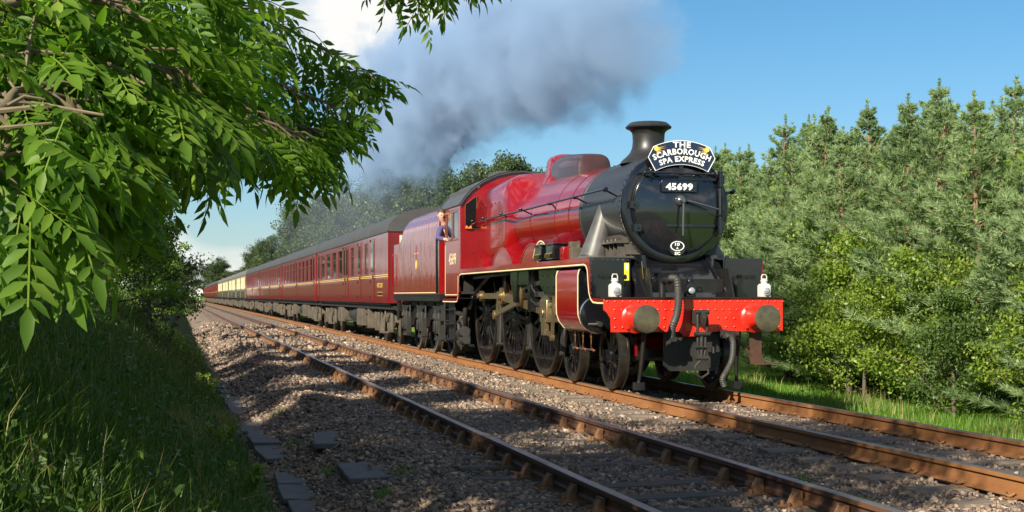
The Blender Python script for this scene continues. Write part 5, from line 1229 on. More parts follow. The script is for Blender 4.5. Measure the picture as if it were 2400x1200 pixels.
def pine_proto(h, seed, coff=0., wide=1., spc=1.):
    g = np.random.default_rng(seed); mb = MB()
    tr_ = [(g.normal(0, .03), g.normal(0, .03), -.2 + (h + .1) * k / 9) for k in range(10)]; mb.tube(tr_, [.11 * (1 - .93 * k / 9) * h / 6 for k in range(10)], 8)
    TP = []; TD = []; TC = []; z = .35
    while z < h - .15:
        t = z / h; ln = (1.95 * (1 - t) ** 1.05 + .13) * h / 6 * g.uniform(.70, 1.15) * wide; nb = g.integers(5, 8) if t < .8 else g.integers(3, 6); a0 = g.uniform(0, 6.28)
        if t < .12: ln *= .8
        for b in range(nb):
            az = a0 + b * 2 * PI / nb + g.normal(0, .25); L_ = ln * g.uniform(.65, 1.15); el = .02 + .60 * t + g.normal(0, .12)
            c0 = np.array([0, 0, z]); dv = np.array([math.cos(az), math.sin(az), 0])
            def pt(u): return c0 + dv * L_ * u * math.cos(el) + np.array([0, 0, 1]) * L_ * (math.sin(el) * u + .22 * u * u)
            mb.tube([pt(0), pt(.5), pt(1)], [.026 * (1 - t) + .008, .014, .005], 5)
            nt_ = max(4, int(L_ * 7.5)); bc = float(np.clip(g.normal(.5, .2), .05, .95))
            for q in range(nt_):
                u = .25 + .78 * (q + g.random()) / nt_; p = pt(min(u, 1)); dirv = pt(min(u + .05, 1.05)) - pt(u - .05); dirv /= np.linalg.norm(dirv)
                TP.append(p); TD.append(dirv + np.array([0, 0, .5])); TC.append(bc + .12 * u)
                for sgn in (-1, 1):
                    w = (1.1 - u) * L_ * .60 * g.uniform(.5, 1.1); sd = np.array([-dv[1], dv[0], 0]) * sgn
                    for r_ in ((.5, 1.0) if w > .3 else (1.0,)):
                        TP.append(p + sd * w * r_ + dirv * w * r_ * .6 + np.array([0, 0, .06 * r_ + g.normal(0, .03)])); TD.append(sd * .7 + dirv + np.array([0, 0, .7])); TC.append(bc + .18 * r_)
        z += .36 * spc * (1 - .30 * t) * h / 6
    for k in range(9): TP.append(np.array([0, 0, h + .25 - .06 * k])); TD.append(np.array([g.normal(0, .3), g.normal(0, .3), 1.])); TC.append(.7)
    TP = np.array(TP); TD = np.array(TD); n = len(TP); NN = 20
    P = np.repeat(TP, NN, 0); D = np.repeat(TD / np.linalg.norm(TD, axis=1, keepdims=True), NN, 0) + g.normal(0, .55, (n * NN, 3)); D /= np.linalg.norm(D, axis=1, keepdims=True)
    a, b_, _ = rot_frames(D, g); L_ = g.uniform(.09, .19, (n * NN, 1)) * (.42 + .58 * np.clip((h - P[:, 2:3]) / 1.6, 0, 1)); w = .0095
    P = P + g.normal(0, .012, P.shape)
    V = np.stack([P - a * w, P + a * w, P + D * L_], 1).reshape(-1, 3); F = (np.arange(n * NN) * 3)[:, None] + np.arange(3)[None]
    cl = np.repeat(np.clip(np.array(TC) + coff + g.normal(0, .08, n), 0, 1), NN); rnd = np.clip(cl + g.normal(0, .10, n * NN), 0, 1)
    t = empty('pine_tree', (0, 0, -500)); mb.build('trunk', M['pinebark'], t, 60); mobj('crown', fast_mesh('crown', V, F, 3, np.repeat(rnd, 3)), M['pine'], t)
    return t
R_ = random.Random(9)
# -- pine plantation to the right of the line
pines = [pine_proto(6.0, 31), pine_proto(6.0, 47, .14, 1.12), pine_proto(6.0, 58, -.10, .9), pine_proto(6.0, 77, .05, 1.2, 1.15), pine_proto(6.0, 83, .18, 1.05, .9), pine_proto(6.0, 91, -.04, 1.0, 1.25)]
front = [(14.0, 18.2, 5.4), (14.2, 19.9, 5.7), (15.2, 21.6, 6.3), (14.7, 23.4, 6.15), (14.9, 25.5, 6.5), (15.4, 27.4, 6.7), (14.8, 29.2, 6.2), (15.1, 31.2, 6.9), (15.3, 33.2, 6.3)]
words = ['cut by the right edge of the photo', 'nearest the right edge of the photo', 'second in from the right edge', 'third in from the right edge', 'fourth from the right edge', 'fifth from the right edge', 'sixth from the right edge', 'seventh from the right edge', 'eighth from the right edge', 'nearest the field gap by the engine']
for i, (x, y, h) in enumerate(front):
    plant(pines[(i * 5 + 1) % 6], x, y, h * .93 / 6, R_.uniform(0, 6.28), 'blue-green pine in the plantation front row, ' + words[i], 'pine tree', 'pines in the front row', sx=1.3)
back = []
for row, (X, Ya, Yb, hh) in enumerate(((17.0, 21, 45, 7.0), (19.4, 24, 51, 7.8), (22.3, 28, 60, 8.6))):
    y = Ya
    while y < Yb:
        if X / y > .452: back.append((X + R_.gauss(0, .3), y + R_.gauss(0, .25), hh * R_.uniform(.84, 1.08), min(row, 1)))
        y += 1.9
for y in np.arange(35, 56, 2.1): back.append((.455 * y + R_.gauss(.5, .4), y, (2.06 + .125 * y) / .93 * R_.uniform(.80, 1.0), 2))
for y in np.arange(50, 84, 1.9): back.append((.415 * y + R_.gauss(0, 1.5), y, (2.06 + .1125 * y) / .93 * R_.uniform(.78, 1.0), 3))
for y in np.arange(54, 80, 2.2): back.append((.375 * y + R_.gauss(0, 1.0), y, (2.06 + .10 * y) / .93 * R_.uniform(.75, 1.0), 3))
ROWL = ['pine in the second row of the plantation, showing above the front row', 'tall pine at the back of the plantation on the right', 'pine along the left flank of the plantation, towards the engine', 'distant pine beyond the field gap, right of the smokebox']
ROWG = ['pines of the second row', 'pines at the back of the plantation', 'pines on the left flank', 'distant pines by the smokebox']
for i, (x, y, h, k) in enumerate(back):
    plant(pines[R_.randrange(6)], x, y, h * .93 / 6, R_.uniform(0, 6.28), ROWL[k], 'pine tree', ROWG[k], sx=1.28)
# -- shrubs and small broadleaf trees in front of the pines
shr = [tree_proto('leafy_shrub', 2.6, 1.15, 101, .05, 12, 7500, .34, .075, M['lime'], base=.06, upright=.75), tree_proto('leafy_shrub', 2.6, 1.25, 102, .05, 12, 7500, .36, .070, M['lime'], base=.06, upright=.65), tree_proto('leafy_shrub', 2.6, 1.2, 103, .05, 12, 7500, .36, .070, M['broad'], base=.06, upright=.7)]
spots = [(12.6, 17.6, .75, 2, 'low dark green shrub by the ballast nearest the right edge'), (13.3, 19.3, .95, 0, 'bright green shrub between pines near the right edge'), (12.8, 21.2, .85, 2, 'dark green shrub at the foot of the pines, third from the right edge'), (13.5, 22.8, 1.15, 1, 'yellow-green shrub below the pines right of centre of the plantation'), (12.9, 24.6, .95, 1, 'leafy lime shrub reaching the grass verge right of the buffer'), (13.4, 26.2, 1.25, 0, 'tall lime green shrub right of the right-hand lamp'),
         (13.75, 27.6, 1.05, 2, 'rounded green shrub just right of the right-hand buffer'), (14.9, 30.2, 1.45, 1, 'large bright shrub behind the right-hand lamp')]
for x, y, sc, k, lab in spots: plant(shr[k], x, y, sc, R_.uniform(0, 6.28), lab, 'shrub', 'shrubs in front of the pines')
pale = tree_proto('whitebeam_tree', 4.6, 1.5, 111, .07, 16, 11000, .42, .085, M['pale'], base=.1, upright=.8)
for x_, y_, s_, lab in ((19.6, 49.5, 1.45, 'pale silvery green tree close to the right of the smokebox'), (21.6, 52.5, 1.4, 'pale green tree behind the right end of the front platform'), (18.2, 45.5, 1.2, 'pale tree just showing at the edge of the smokebox')): plant(pale, x_, y_, s_, R_.uniform(0, 6), lab, 'tree', 'pale trees by the smokebox')
for x_, y_, s_, lab in ((16.4, 34.0, 1.9, 'tall lime green tree among the pines, left part of the plantation'), (15.9, 28.6, 1.8, 'yellow-green tree among the pines in the middle of the plantation'), (16.2, 24.6, 1.75, 'lime green tree between pines towards the right edge')): plant(shr[0], x_, y_, s_, R_.uniform(0, 6), lab, 'tree', 'broadleaf trees among the pines')
# -- big broadleaf trees behind the carriages
big = [tree_proto('broadleaf_tree', 10, 3.6, 121, .22, 22, 30000, .80, .17, M['broad_far'], base=.12, upright=.7, nsub=5), tree_proto('broadleaf_tree', 10, 3.9, 122, .22, 22, 30000, .85, .17, M['broad_far'], base=.14, upright=.6, nsub=5), tree_proto('broadleaf_tree', 10, 3.4, 123, .22, 22, 30000, .75, .16, M['broad_far'], base=.1, upright=.85, nsub=5)]
bs = [(15.6, 62, .86, 'dark broadleaf tree rising behind the engine cab'), (15.2, 72, .90, 'grey-green tree behind the cab roof and tender'), (14.6, 80, .97, 'tall feathery tree behind the tender, left of the cab'), (14.9, 91, 1.06, 'tall rounded tree in the smoke behind the first carriage'), (15.4, 101, 1.02, 'hazy tree behind the roof of the first carriage'), (13.6, 112, 1.0, 'smoky tree above the joint of the first two carriages'), (13.4, 126, 1.06, 'large tree above the second carriage'), (12.6, 142, 1.08, 'broad tree above the third carriage, left edge of the tall wood'), (12.4, 160, 1.0, 'rounded tree sloping down behind the third carriage'), (11.9, 180, .92, 'lower tree behind the fourth carriage'), (12.2, 205, .88, 'small far tree above the brown and cream carriages'), (12.0, 232, .85, 'distant tree above the far brown and cream carriages'), (19.0, 118, 1.1, 'tree in the second rank behind the first carriages'), (20, 86, 1.0, 'tree in the second rank behind the tender'), (18.5, 148, 1.1, 'tree in the second rank behind the third carriage')]
for i, (x, y, sc, lab) in enumerate(bs): plant(big[i % 3], x, y, sc * (1.0 if y < 75 else 1.1), R_.uniform(0, 6.28), lab, 'tree', 'trees behind the carriages')
# -- far wood closing the view down the line
g = np.random.default_rng(5); k = 0
for i in range(16):
    x = -34 + i * 4.2 + g.normal(0, 1.0); y = 345 + g.uniform(-20, 45) + max(0, x) * 1.2; sc = g.uniform(.95, 1.35)
    if x > 10: y += 0
    plant(big[i % 3], x, y, sc * (1.25 if x < -3 else 1.0), g.uniform(0, 6), 'dark tree in the far wood where the tracks vanish', 'tree', 'far wood beyond the train', sx=1.35)
# -- bushes on the left bank
lb = [tree_proto('bank_shrub', 3.4, 1.25, 131, .05, 16, 11000, .36, .075, M['broad'], base=.05, upright=.8), tree_proto('bank_shrub', 3.4, 1.3, 132, .05, 16, 11000, .36, .08, M['ash'], base=.05, upright=.75)]
lsp = [(-.55, 31.0, .95, 0, 'tall dark bush at the corner of the left bank beside the ballast'), (-1.3, 27.0, 1.0, 1, 'bright leafy bush on the left bank below the ash branches'), (-.9, 38, 1.05, 1, 'far bush on the left bank next to the line'), (-2.4, 33.0, 1.15, 0, 'dark bush higher up the left bank behind the bright one'), (-3.1, 24.5, .95, 0, 'bush on the left bank under the ash leaves at the left edge'), (-1.4, 48, 1.2, 1, 'distant bush on the left bank near the vanishing rails'), (-2.6, 60, 1.5, 0, 'farthest big bush along the left bank')]
for x, y, sc, k, lab in lsp: plant(lb[k], x, y, sc, R_.uniform(0, 6.28), lab, 'bush', 'bushes on the left bank')
tall = tree_proto('tall_tree', 9.0, 2.2, 141, .18, 16, 14000, .70, .14, M['broad'], base=.55, upright=.35, nsub=5)
plant(tall, -4.1, 3.4, 1.0, .3, 'tall bank tree left of the view that shades the near track', 'tree', None, name='tall_tree')
# -- hedgerow trees up the bank to the left: they shade the bank and the near track
for i, (x, y, sc) in enumerate(((-6.0, 4.9, .56), (-5.2, 7.6, .55), (-5.6, 11.6, .58), (-5.6, 15.6, .56), (-6.2, 20.0, .58), (-6.4, 25, .50), (-9.0, 5.5, .8), (-9.2, 17, .8))):
    plant(big[i % 3], x, y, sc, R_.uniform(0, 6.28), 'hedgerow tree up the bank left of the view', 'tree', 'hedgerow trees left of the view')
# ------------------------------------------------------------------ ash tree whose low branches hang into the view
g = np.random.default_rng(404)
AT = Vector((-2.75, 5.9, float(bank_z(np.array(-2.75), np.array(5.9)))))
ash = empty('ash_tree', AT); tag(ash, 'ash tree hanging long leafy branches over the upper left of the view', 'tree')
BR_ = [[(-1.09, 4.89, 2.59), (-0.32, 5.22, 2.5), (0.32, 5.89, 2.49), (0.82, 6.18, 2.32), (1.0, 6.24, 2.28)],
 [(-1.09, 4.89, 2.32), (-0.32, 5.22, 2.27), (0.23, 5.81, 2.24), (0.69, 6.01, 2.12), (0.89, 6.06, 2.06)],
 [(-0.89, 4.53, 2.12), (-0.31, 5.01, 2.06), (0.14, 5.52, 2.03), (0.49, 5.85, 1.97), (0.8, 5.98, 1.89)],
 [(-0.85, 4.32, 1.97), (-0.35, 4.71, 1.88), (0.01, 5.14, 1.86), (0.37, 5.57, 1.84), (0.65, 5.81, 1.74)],
 [(-0.81, 4.1, 1.82), (-0.39, 4.41, 1.73), (-0.09, 4.75, 1.72), (0.13, 5.11, 1.7), (0.29, 5.28, 1.64)],
 [(-0.76, 3.89, 1.68), (-0.43, 4.22, 1.6), (-0.21, 4.47, 1.58), (-0.1, 4.65, 1.5)],
 [(-0.55, 3.22, 2.0), (-0.25, 3.35, 2.0), (-0.06, 3.51, 1.99), (0.02, 3.49, 1.9)],
 [(-0.55, 3.22, 1.86), (-0.29, 3.26, 1.84), (-0.01, 3.4, 1.84), (0.21, 3.55, 1.84)],
 [(-0.55, 3.22, 1.69), (-0.29, 3.26, 1.68), (-0.11, 3.42, 1.68), (0.02, 3.39, 1.61)],
 [(-0.55, 3.22, 1.54), (-0.31, 3.26, 1.52), (-0.17, 3.33, 1.49), (-0.11, 3.32, 1.43)],
 [(-0.58, 3.43, 2.19), (-0.22, 3.55, 2.15), (0.1, 3.88, 2.17), (0.27, 4.05, 2.14)],
 [(-0.51, 3.0, 1.74), (-0.31, 3.06, 1.74), (-0.19, 3.13, 1.73), (-0.1, 3.11, 1.7)],
 [(-0.51, 3.0, 1.59), (-0.31, 3.06, 1.59), (-0.21, 3.14, 1.57), (-0.16, 3.12, 1.5)],
 [(-0.69, 4.07, 2.1), (-0.2, 4.37, 2.09), (0.12, 4.7, 2.13), (0.32, 4.86, 2.09)],
 [(-0.68, 3.97, 1.83), (-0.2, 4.26, 1.82), (0.05, 4.51, 1.81), (0.27, 4.67, 1.77)],
 [(-0.2, 6.22, 3.09), (0.53, 6.25, 2.96), (0.97, 6.25, 2.79), (1.12, 6.21, 2.56)],
 [(0.55, 6.55, 3.34), (1.15, 6.51, 3.04), (1.44, 6.44, 2.84), (1.52, 6.42, 2.73)],
 [(0.35, 6.5, 3.11), (0.94, 6.46, 2.94), (1.25, 6.39, 2.8), (1.31, 6.37, 2.67)]]
BR_LIFT = [.04, .05, .10, .20, .31, .36, .05, .06, .10, .16, .05, .05, .12, .06, .13, .12, .16, .14]
BR_CUT = [.26, .26, .26, .26, .26, .16, .20, .26, .22, .16, .22, .14, .14, .22, .22, .16, .16, .14]
# one pinnate leaf: rachis along +y, leaflets in pairs, folded along the midrib; z is the upper side
def pinnate(seed, npair=5, L=.21):
    q = np.random.default_rng(seed); V = []; F = []; A = []
    def tri(*t): F.append(t)
    n = 7
    for i in range(n):
        y = L * i / (n - 1); z = -.10 * (y / L) ** 2 * L; V.append((-.0018, y, z)); V.append((.0018, y, z)); A += [.9, .9]
    for i in range(n - 1): tri(2 * i, 2 * i + 1, 2 * i + 3); tri(2 * i, 2 * i + 3, 2 * i + 2)
    def leaflet(p, d, nrm, ln, w):
        d = d / np.linalg.norm(d); s = np.cross(d, nrm); s /= np.linalg.norm(s); nn = np.cross(s, d); o = len(V)
        dr = -nn * ln * q.uniform(.05, .22)
        pts = [p, p + d * ln * .30 + s * w * .46 + nn * w * .10, p + d * ln * .30 - s * w * .46 + nn * w * .10, p + d * ln * .33 - nn * w * .04 + dr * .1, p + d * ln * .62 + s * w * .40 + nn * w * .09 + dr * .35, p + d * ln * .62 - s * w * .40 + nn * w * .09 + dr * .35, p + d * ln * .65 - nn * w * .03 + dr * .35, p + d * ln + dr]
        V.extend([tuple(x) for x in pts]); a = q.uniform(.15, .75); A.extend([a] * 8)
        for t in ((0, 1, 3), (0, 3, 2), (1, 4, 6), (1, 6, 3), (3, 6, 5), (3, 5, 2), (4, 7, 6), (6, 7, 5)): F.append(tuple(o + k for k in t))
    up = np.array([0, 0, 1.])
    for i in range(npair):
        y = L * (.26 + .66 * i / (npair - 1)); z = -.10 * (y / L) ** 2 * L; sz = .078 * (1 - .25 * abs(i - 2) / 2) * q.uniform(.88, 1.1)
        for s in (-1, 1): leaflet(np.array([s * .002, y, z]), np.array([s * .92, .62 + .15 * i / npair, -.25 + q.normal(0, .12)]), up + q.normal(0, .18, 3), sz, sz * .36)
    leaflet(np.array([0, L, -.10 * L]), np.array([0, 1, -.25]), up, .085, .030)
    return np.array(V), np.array(F), np.array(A)
LEAVES = [pinnate(s, *k) for s, k in ((1, (5, .21)), (2, (4, .18)), (3, (5, .23)), (4, (4, .19)), (5, (6, .24)))]
LP, LD, LN, LS, LV = [], [], [], [], []
limbs = MB(); trunk = MB()
tz = [Vector((0, 0, -.3)), Vector((.05, .02, 1.0)), Vector((.10, -.05, 2.2)), Vector((.0, .08, 3.6)), Vector((-.1, .1, 5.2)), Vector((-.1, .2, 6.3))]
trunk.tube(tz, [.22, .18, .15, .12, .07, .03], 12); trunk.build('trunk', M['bark'], ash, 60)
def spline(P, per=8):
    out = []
    for i in range(len(P) - 1):
        p0, p1, p2, p3 = P[max(i - 1, 0)], P[i], P[i + 1], P[min(i + 2, len(P) - 1)]
        for k in range(per):
            t = k / per; out.append(.5 * ((2 * p1) + (p2 - p0) * t + (2 * p0 - 5 * p1 + 4 * p2 - p3) * t * t + (3 * p1 - p0 - 3 * p2 + p3) * t ** 3))
    out.append(P[-1]); return out
def add_leaf(p, d, up=None):
    d = Vector(d).normalized(); n_ = Vector((g.normal(0, .35), g.normal(0, .35), 1)) if up is None else up
    LP.append(Vector(p)); LD.append(d); LN.append(n_); LS.append(g.uniform(.65, 1.05)); LV.append(int(g.integers(0, len(LEAVES))))
for bi, B in enumerate(BR_):
    P = [Vector(p) for p in B]; st = AT + Vector((.05, .0, 1.4 + .12 * (bi % 5) if P[0].z < 2.4 else 2.4))
    if P[0].z > 3: st = AT + Vector((0, .05, 2.8))
    lift = BR_LIFT[bi]; P = [p + Vector((0, 0, lift)) for p in P]
    pts = spline([st, st.lerp(P[0], .5) + Vector((g.normal(0, .12), g.normal(0, .22), .12 + abs(g.normal(0, .22))))] + P, 8)
    while (pts[-2] - P[-1]).length < BR_CUT[bi]: pts.pop()
    n = len(pts)
    br = MB(); br.tube([p - AT for p in pts], [.017 * (1 - i / n) ** .8 + .004 for i in range(n)], 7); br.build('branch', M['twig'], ash, 60)
    inner = 18 if bi < 15 else 22
    for i in list(range(5, inner, 2)) + list(range(inner, n)):
        far = i / n; p = pts[i]; t = (pts[min(i + 1, n - 1)] - pts[max(i - 1, 0)]).normalized()
        ntw = 2 if bi < 15 else 1
        for k in range(ntw):
            sd = Vector((g.normal(0, 1), g.normal(0, 1), g.normal(-.15, .55))); sd = (sd - t * sd.dot(t)).normalized()
            dv = (t * g.uniform(.35, .95) + sd * g.uniform(.5, 1.0)).normalized(); ln = g.uniform(.08, .26) * (1.0 if far < .85 else .5)
            e = p + dv * ln + Vector((0, 0, -.05)); limbs.tube([p - AT, (p + e) / 2 - AT + Vector((0, 0, .015)), e - AT], [.006, .004, .0025], 5)
            for q in range(3):
                u = .25 + .75 * (q + g.random()) / 3; pp = p.lerp(e, min(u, 1)); s2 = Vector((g.normal(0, 1), g.normal(0, 1), g.normal(-.55, .5)))
                add_leaf(pp, dv * .5 + s2 * .75 + Vector((0, 0, -.35)))
    for k in range(5): add_leaf(pts[-1], t + Vector((g.normal(0, .5), g.normal(0, .5), -.35 + g.normal(0, .3))))
tag(limbs.build('twigs', M['twig'], ash, 60), kind='stuff')
camv = Vector((0, 0, CAM_H)); fw = Vector((math.sin(YAW), math.cos(YAW), 0)); rt = Vector((math.cos(YAW), -math.sin(YAW), 0))
def frame_of(d, n_):
    x = d.cross(n_)
    if x.length < 1e-4: x = d.orthogonal()
    x.normalize(); z = x.cross(d); return x, d, z
dist = []
for p in LP:
    v = p - camv; zc = v.dot(fw); u = v.dot(rt) / zc * 3270.6 + 1200; w = 693.4 - v.z / zc * 3270.6
    dist.append(zc if (-60 < u < 1300 and -60 < w < 760) else zc + 50)
order = np.argsort(dist); single = set(int(i) for i in order[:290])
proto_me = []
for V, F, A in LEAVES: proto_me.append(fast_mesh('leaf', V, F, 3, A)); proto_me[-1].materials.append(M['ash'])
VV, FF, AA = [], [], []; off = 0
for i in range(len(LP)):
    x, y, z = frame_of(LD[i], LN[i]); s = LS[i]
    if i in single:
        o = bpy.data.objects.new('leaf', proto_me[LV[i]]); COL.objects.link(o); o.parent = ash
        Mx = Matrix(((x.x, y.x, z.x, LP[i].x - AT.x), (x.y, y.y, z.y, LP[i].y - AT.y), (x.z, y.z, z.z, LP[i].z - AT.z), (0, 0, 0, 1))); o.matrix_local = Mx @ Matrix.Scale(s, 4)
    else:
        V, F, A = LEAVES[LV[i]]; Rm = np.array([[x.x, y.x, z.x], [x.y, y.y, z.y], [x.z, y.z, z.z]])
        VV.append(V @ Rm.T * s + np.array(LP[i] - AT)); FF.append(F + off); AA.append(np.clip(A + g.normal(0, .15), 0, 1)); off += len(V)
o = mobj('foliage', fast_mesh('foliage', np.concatenate(VV), np.concatenate(FF), 3, np.concatenate(AA)), M['ash'], ash); o['kind'] = 'stuff'
# upper crown (above the frame): clumps of leaflets on limbs
C = []
for i in range(90):
    a = g.uniform(0, 2 * PI); r = g.uniform(.15, 1) ** .5; C.append((.75 + 2.8 * r * math.cos(a), .25 + 2.7 * r * math.sin(a), g.uniform(2.3, 7.4)))
mb = MB()
for c in C:
    k = min(int(c[2] / 1.3), 4); mb.tube([tz[min(k, 4)], Vector(c) * .6 + tz[min(k, 4)] * .4 + Vector((0, 0, .2)), Vector(c)], [.03, .02, .008], 5)
tag(mb.build('upper_limbs', M['bark'], ash, 60), kind='stuff')
o = mobj('upper_crown', crown_mesh([Vector(c) for c in C], 34000, .62, .10, g, zmin=1.8, asp=.4), M['ash'], ash); o['kind'] = 'stuff'

# ------------------------------------------------------------------ grass, weeds
def blades(name, X, Y, zf, L0, L1, w, m, rngs, lean=.35, rnd=None, seg=2):
    n = len(X); Z = zf(X, Y) - .02; L_ = rngs.uniform(L0, L1, n); az = rngs.uniform(0, 2 * PI, n); ln = np.abs(rngs.normal(0, lean, n)) + .08
    base = np.stack([X, Y, Z], -1); side = np.stack([np.cos(az + PI / 2 + rngs.normal(0, .4, n)), np.sin(az + PI / 2), np.zeros(n)], -1); dr = np.stack([np.cos(az), np.sin(az), np.zeros(n)], -1)
    up = np.array([0, 0, 1.])
    mid = base + up * (L_ * .55)[:, None] + dr * (L_ * ln * .30)[:, None]; tip = base + up * (L_ * (.95 - .25 * ln))[:, None] + dr * (L_ * ln * .95)[:, None]
    V = np.stack([base - side * w, base + side * w, mid + side * w * .75, mid - side * w * .75, tip], 1).reshape(-1, 3); k = np.arange(n) * 5
    F = np.concatenate([np.stack([k, k + 1, k + 2], -1), np.stack([k, k + 2, k + 3], -1), np.stack([k + 3, k + 2, k + 4], -1)])
    a = rngs.random(n) if rnd is None else rnd
    return mobj(name, fast_mesh(name, V, F, 3, np.repeat(np.clip(a, 0, 1), 5)), m)
q = np.random.default_rng(77)
def patch(X, Y): return .5 + .5 * np.sin(X * 2.1 + np.sin(Y * 1.3)) * np.sin(Y * 1.1 + X)
n = 80000; Y = 4.5 + 40 * q.random(n) ** 1.7; X = -.17 * Y * q.random(n) - .6 + 1.45 * q.random(n) ** .8
X = np.where(q.random(n) < .45, q.uniform(-1.2, .75, n), X); k = (X < .72 + .12 * np.sin(Y * 1.7)) ; X, Y = X[k], Y[k]
rn = np.clip(q.beta(2.2, 3.2, len(X)) + .28 * (patch(X, Y) - .5) + (q.random(len(X)) < .05) * .45, 0, 1)
tag(blades('bank_grass', X, Y, bank_z, .08, .32, .0065, M['grass'], q, rnd=rn), 'rough green and straw grass covering the left bank', 'grass', kind='stuff')
n = 1800; Y = 6 + 22 * q.random(n) ** 1.4; X = q.uniform(-1.6, .6, n)
tag(blades('grass_stems', X, Y, bank_z, .25, .50, .0026, M['grass'], q, .5, rnd=q.uniform(.82, 1, n)), 'thin pale seeding grass stems standing on the left bank', 'grass', kind='stuff')
n = 26000; Y = 1.5 + 22 * q.random(n); X = q.uniform(-4.6, -.9, n)
tag(blades('upper_bank_grass', X, Y, bank_z, .10, .34, .008, M['grass'], q, rnd=q.beta(2.2, 3.0, n)), 'long green grass higher up the left bank', 'grass', kind='stuff')
# broad-leaved weeds woven through the bank grass
n = 15000; Y = 5 + 36 * q.random(n) ** 1.7; X = np.where(q.random(n) < .5, q.uniform(-1.3, .85, n), -.17 * Y * q.random(n) - .3 + q.random(n)); k = X < .80 + .15 * np.sin(Y * 1.9 + 1); X, Y = X[k], Y[k]
hz = q.random(len(X)) ** 1.5 * (.10 + .28 * patch(X * 1.7 + 3, Y * 1.4)); Pw = np.stack([X, Y, bank_z(X, Y) + hz], -1); Vw, Fw = leaf_quads(Pw, .050, q, up=.9, asp=.7)
rw = np.clip(.15 + .45 * q.random(len(X)) + .35 * (patch(X * .9, Y * .7) - .4), 0, 1)
o = mobj('bank_weeds', fast_mesh('bank_weeds', Vw, Fw, 4, np.repeat(rw, 4)), M['broad']); tag(o, 'leafy green weeds woven through the grass of the left bank', 'weeds', kind='stuff')
n = 42000; Y = 13 + 34 * q.random(n) ** 1.2; X = 9.75 + 3.6 * q.random(n) ** 1.1 + .05 * np.sin(Y * 2)
k = q.random(n) < np.clip((X - 9.6) * .9 + .15 * np.sin(Y * 2.3), .05, 1); X, Y = X[k], Y[k]
tall = patch(X * .8, Y * .9)
rn = np.clip(q.beta(2, 2.6, len(X)) * .8 + .35 * (tall - .35) * (X > 11.1), 0, 1)
tag(blades('verge_grass', X, Y, ground_z, .07, .24, .006, M['verge'], q, rnd=rn), 'bright green verge grass between the ballast and the pines', 'grass', kind='stuff')
n = 4500; Y = 16 + 26 * q.random(n); X = 11.3 + 1.7 * q.random(n); k = patch(X * .8, Y * .9) > .5; X, Y = X[k], Y[k]
tag(blades('dry_verge_grass', X, Y, ground_z, .2, .5, .005, M['verge'], q, .45, rnd=q.uniform(.7, 1, len(X))), 'tall straw-coloured grass at the foot of the shrubs', 'grass', kind='stuff')
def small_plant(x, y, h, label, m, seed, nl=260, size=.07):
    gg = np.random.default_rng(seed); t = empty('weed_plant', (x, y, float(ground_z(np.array(x), np.array(y))))); tag(t, label, 'plant', 'weeds along the edge of the ballast')
    mb = MB(); tips = []
    for i in range(7):
        a = gg.uniform(0, 6.28); e = Vector((math.cos(a) * h * .35, math.sin(a) * h * .35, h * gg.uniform(.7, 1.0))); mb.tube([(0, 0, -.05), e * .5 + Vector((0, 0, .05)), e], [.006, .005, .003], 5)
        for u in (.35, .5, .65, .8, .95, 1.0): tips.append(e * u)
    mb.build('stem', M['twig'], t, 60); mobj('leaves', crown_mesh(tips, nl, .06, size, gg, zmin=.03, asp=.5), m, t)
small_plant(.34, 27.5, .85, 'yellow-green leafy weed at the bend of the bank, farthest of the weeds', M['lime'], 1)
small_plant(.50, 22.0, .55, 'leafy weed beside the cable trough, second farthest', M['lime'], 2)
small_plant(.42, 14.2, .40, 'low yellow-green weed left of the trough in mid bank', M['lime'], 3)
small_plant(.56, 11.9, .38, 'small bright weed by the trough nearest the camera', M['lime'], 4)
small_plant(-.25, 25.0, 1.1, 'tall weed on the bank under the bushes', M['broad'], 5, 420)
def tuft(x, y, h, n, label, seed):
    gg = np.random.default_rng(seed); X = x + gg.normal(0, .09, n); Y = y + gg.normal(0, .09, n)
    o = blades('dry_grass_clump', X, Y, ground_z, h * .6, h, .004, M['grass'], gg, .4, rnd=gg.uniform(.85, 1, n)); tag(o, label, 'grass clump', 'dry grass clumps')
tuft(.58, 17.0, .55, 260, 'straw-coloured dry grass clump beside the cable trough', 1)
tuft(.10, 13.0, .5, 160, 'small dry grass clump on the bank low in the view', 2)
for i in range(12):
    gx, gy = ((1.35, 19.5), (1.30, 16.2), (1.38, 13.1), (1.9, 12.1), (1.45, 24), (9.2, 15.2), (9.0, 17.0), (4.9, 9.4), (1.25, 29), (8.9, 20), (1.62, 11.2), (5.2, 11.0))[i]
    gg = np.random.default_rng(60 + i); X = gx + gg.normal(0, .05, 40); Y = gy + gg.normal(0, .06, 40)
    o = blades('grass_tuft', X, Y, ballast_z, .08, .18, .004, M['verge'], gg, .5, rnd=gg.uniform(0, .7, 40)); tag(o, 'small green grass tuft growing through the ballast', 'grass tuft', 'grass tufts in the ballast')

# ------------------------------------------------------------------ far line-side board and fence posts
t = empty('distance_board', (2.62, 168, -.3)); tag(t, 'small white round board on a post far down the line', 'sign')
mb = MB(); mb.cyl((0, 0, 0), (0, 0, 1.9), .045, n=8); mb.build('post', M['white'], t)
mb = MB(); mb.cyl((0, -.05, 2.1), (0, -.02, 2.1), .42, n=24); mb.build('disc', M['white'], t)

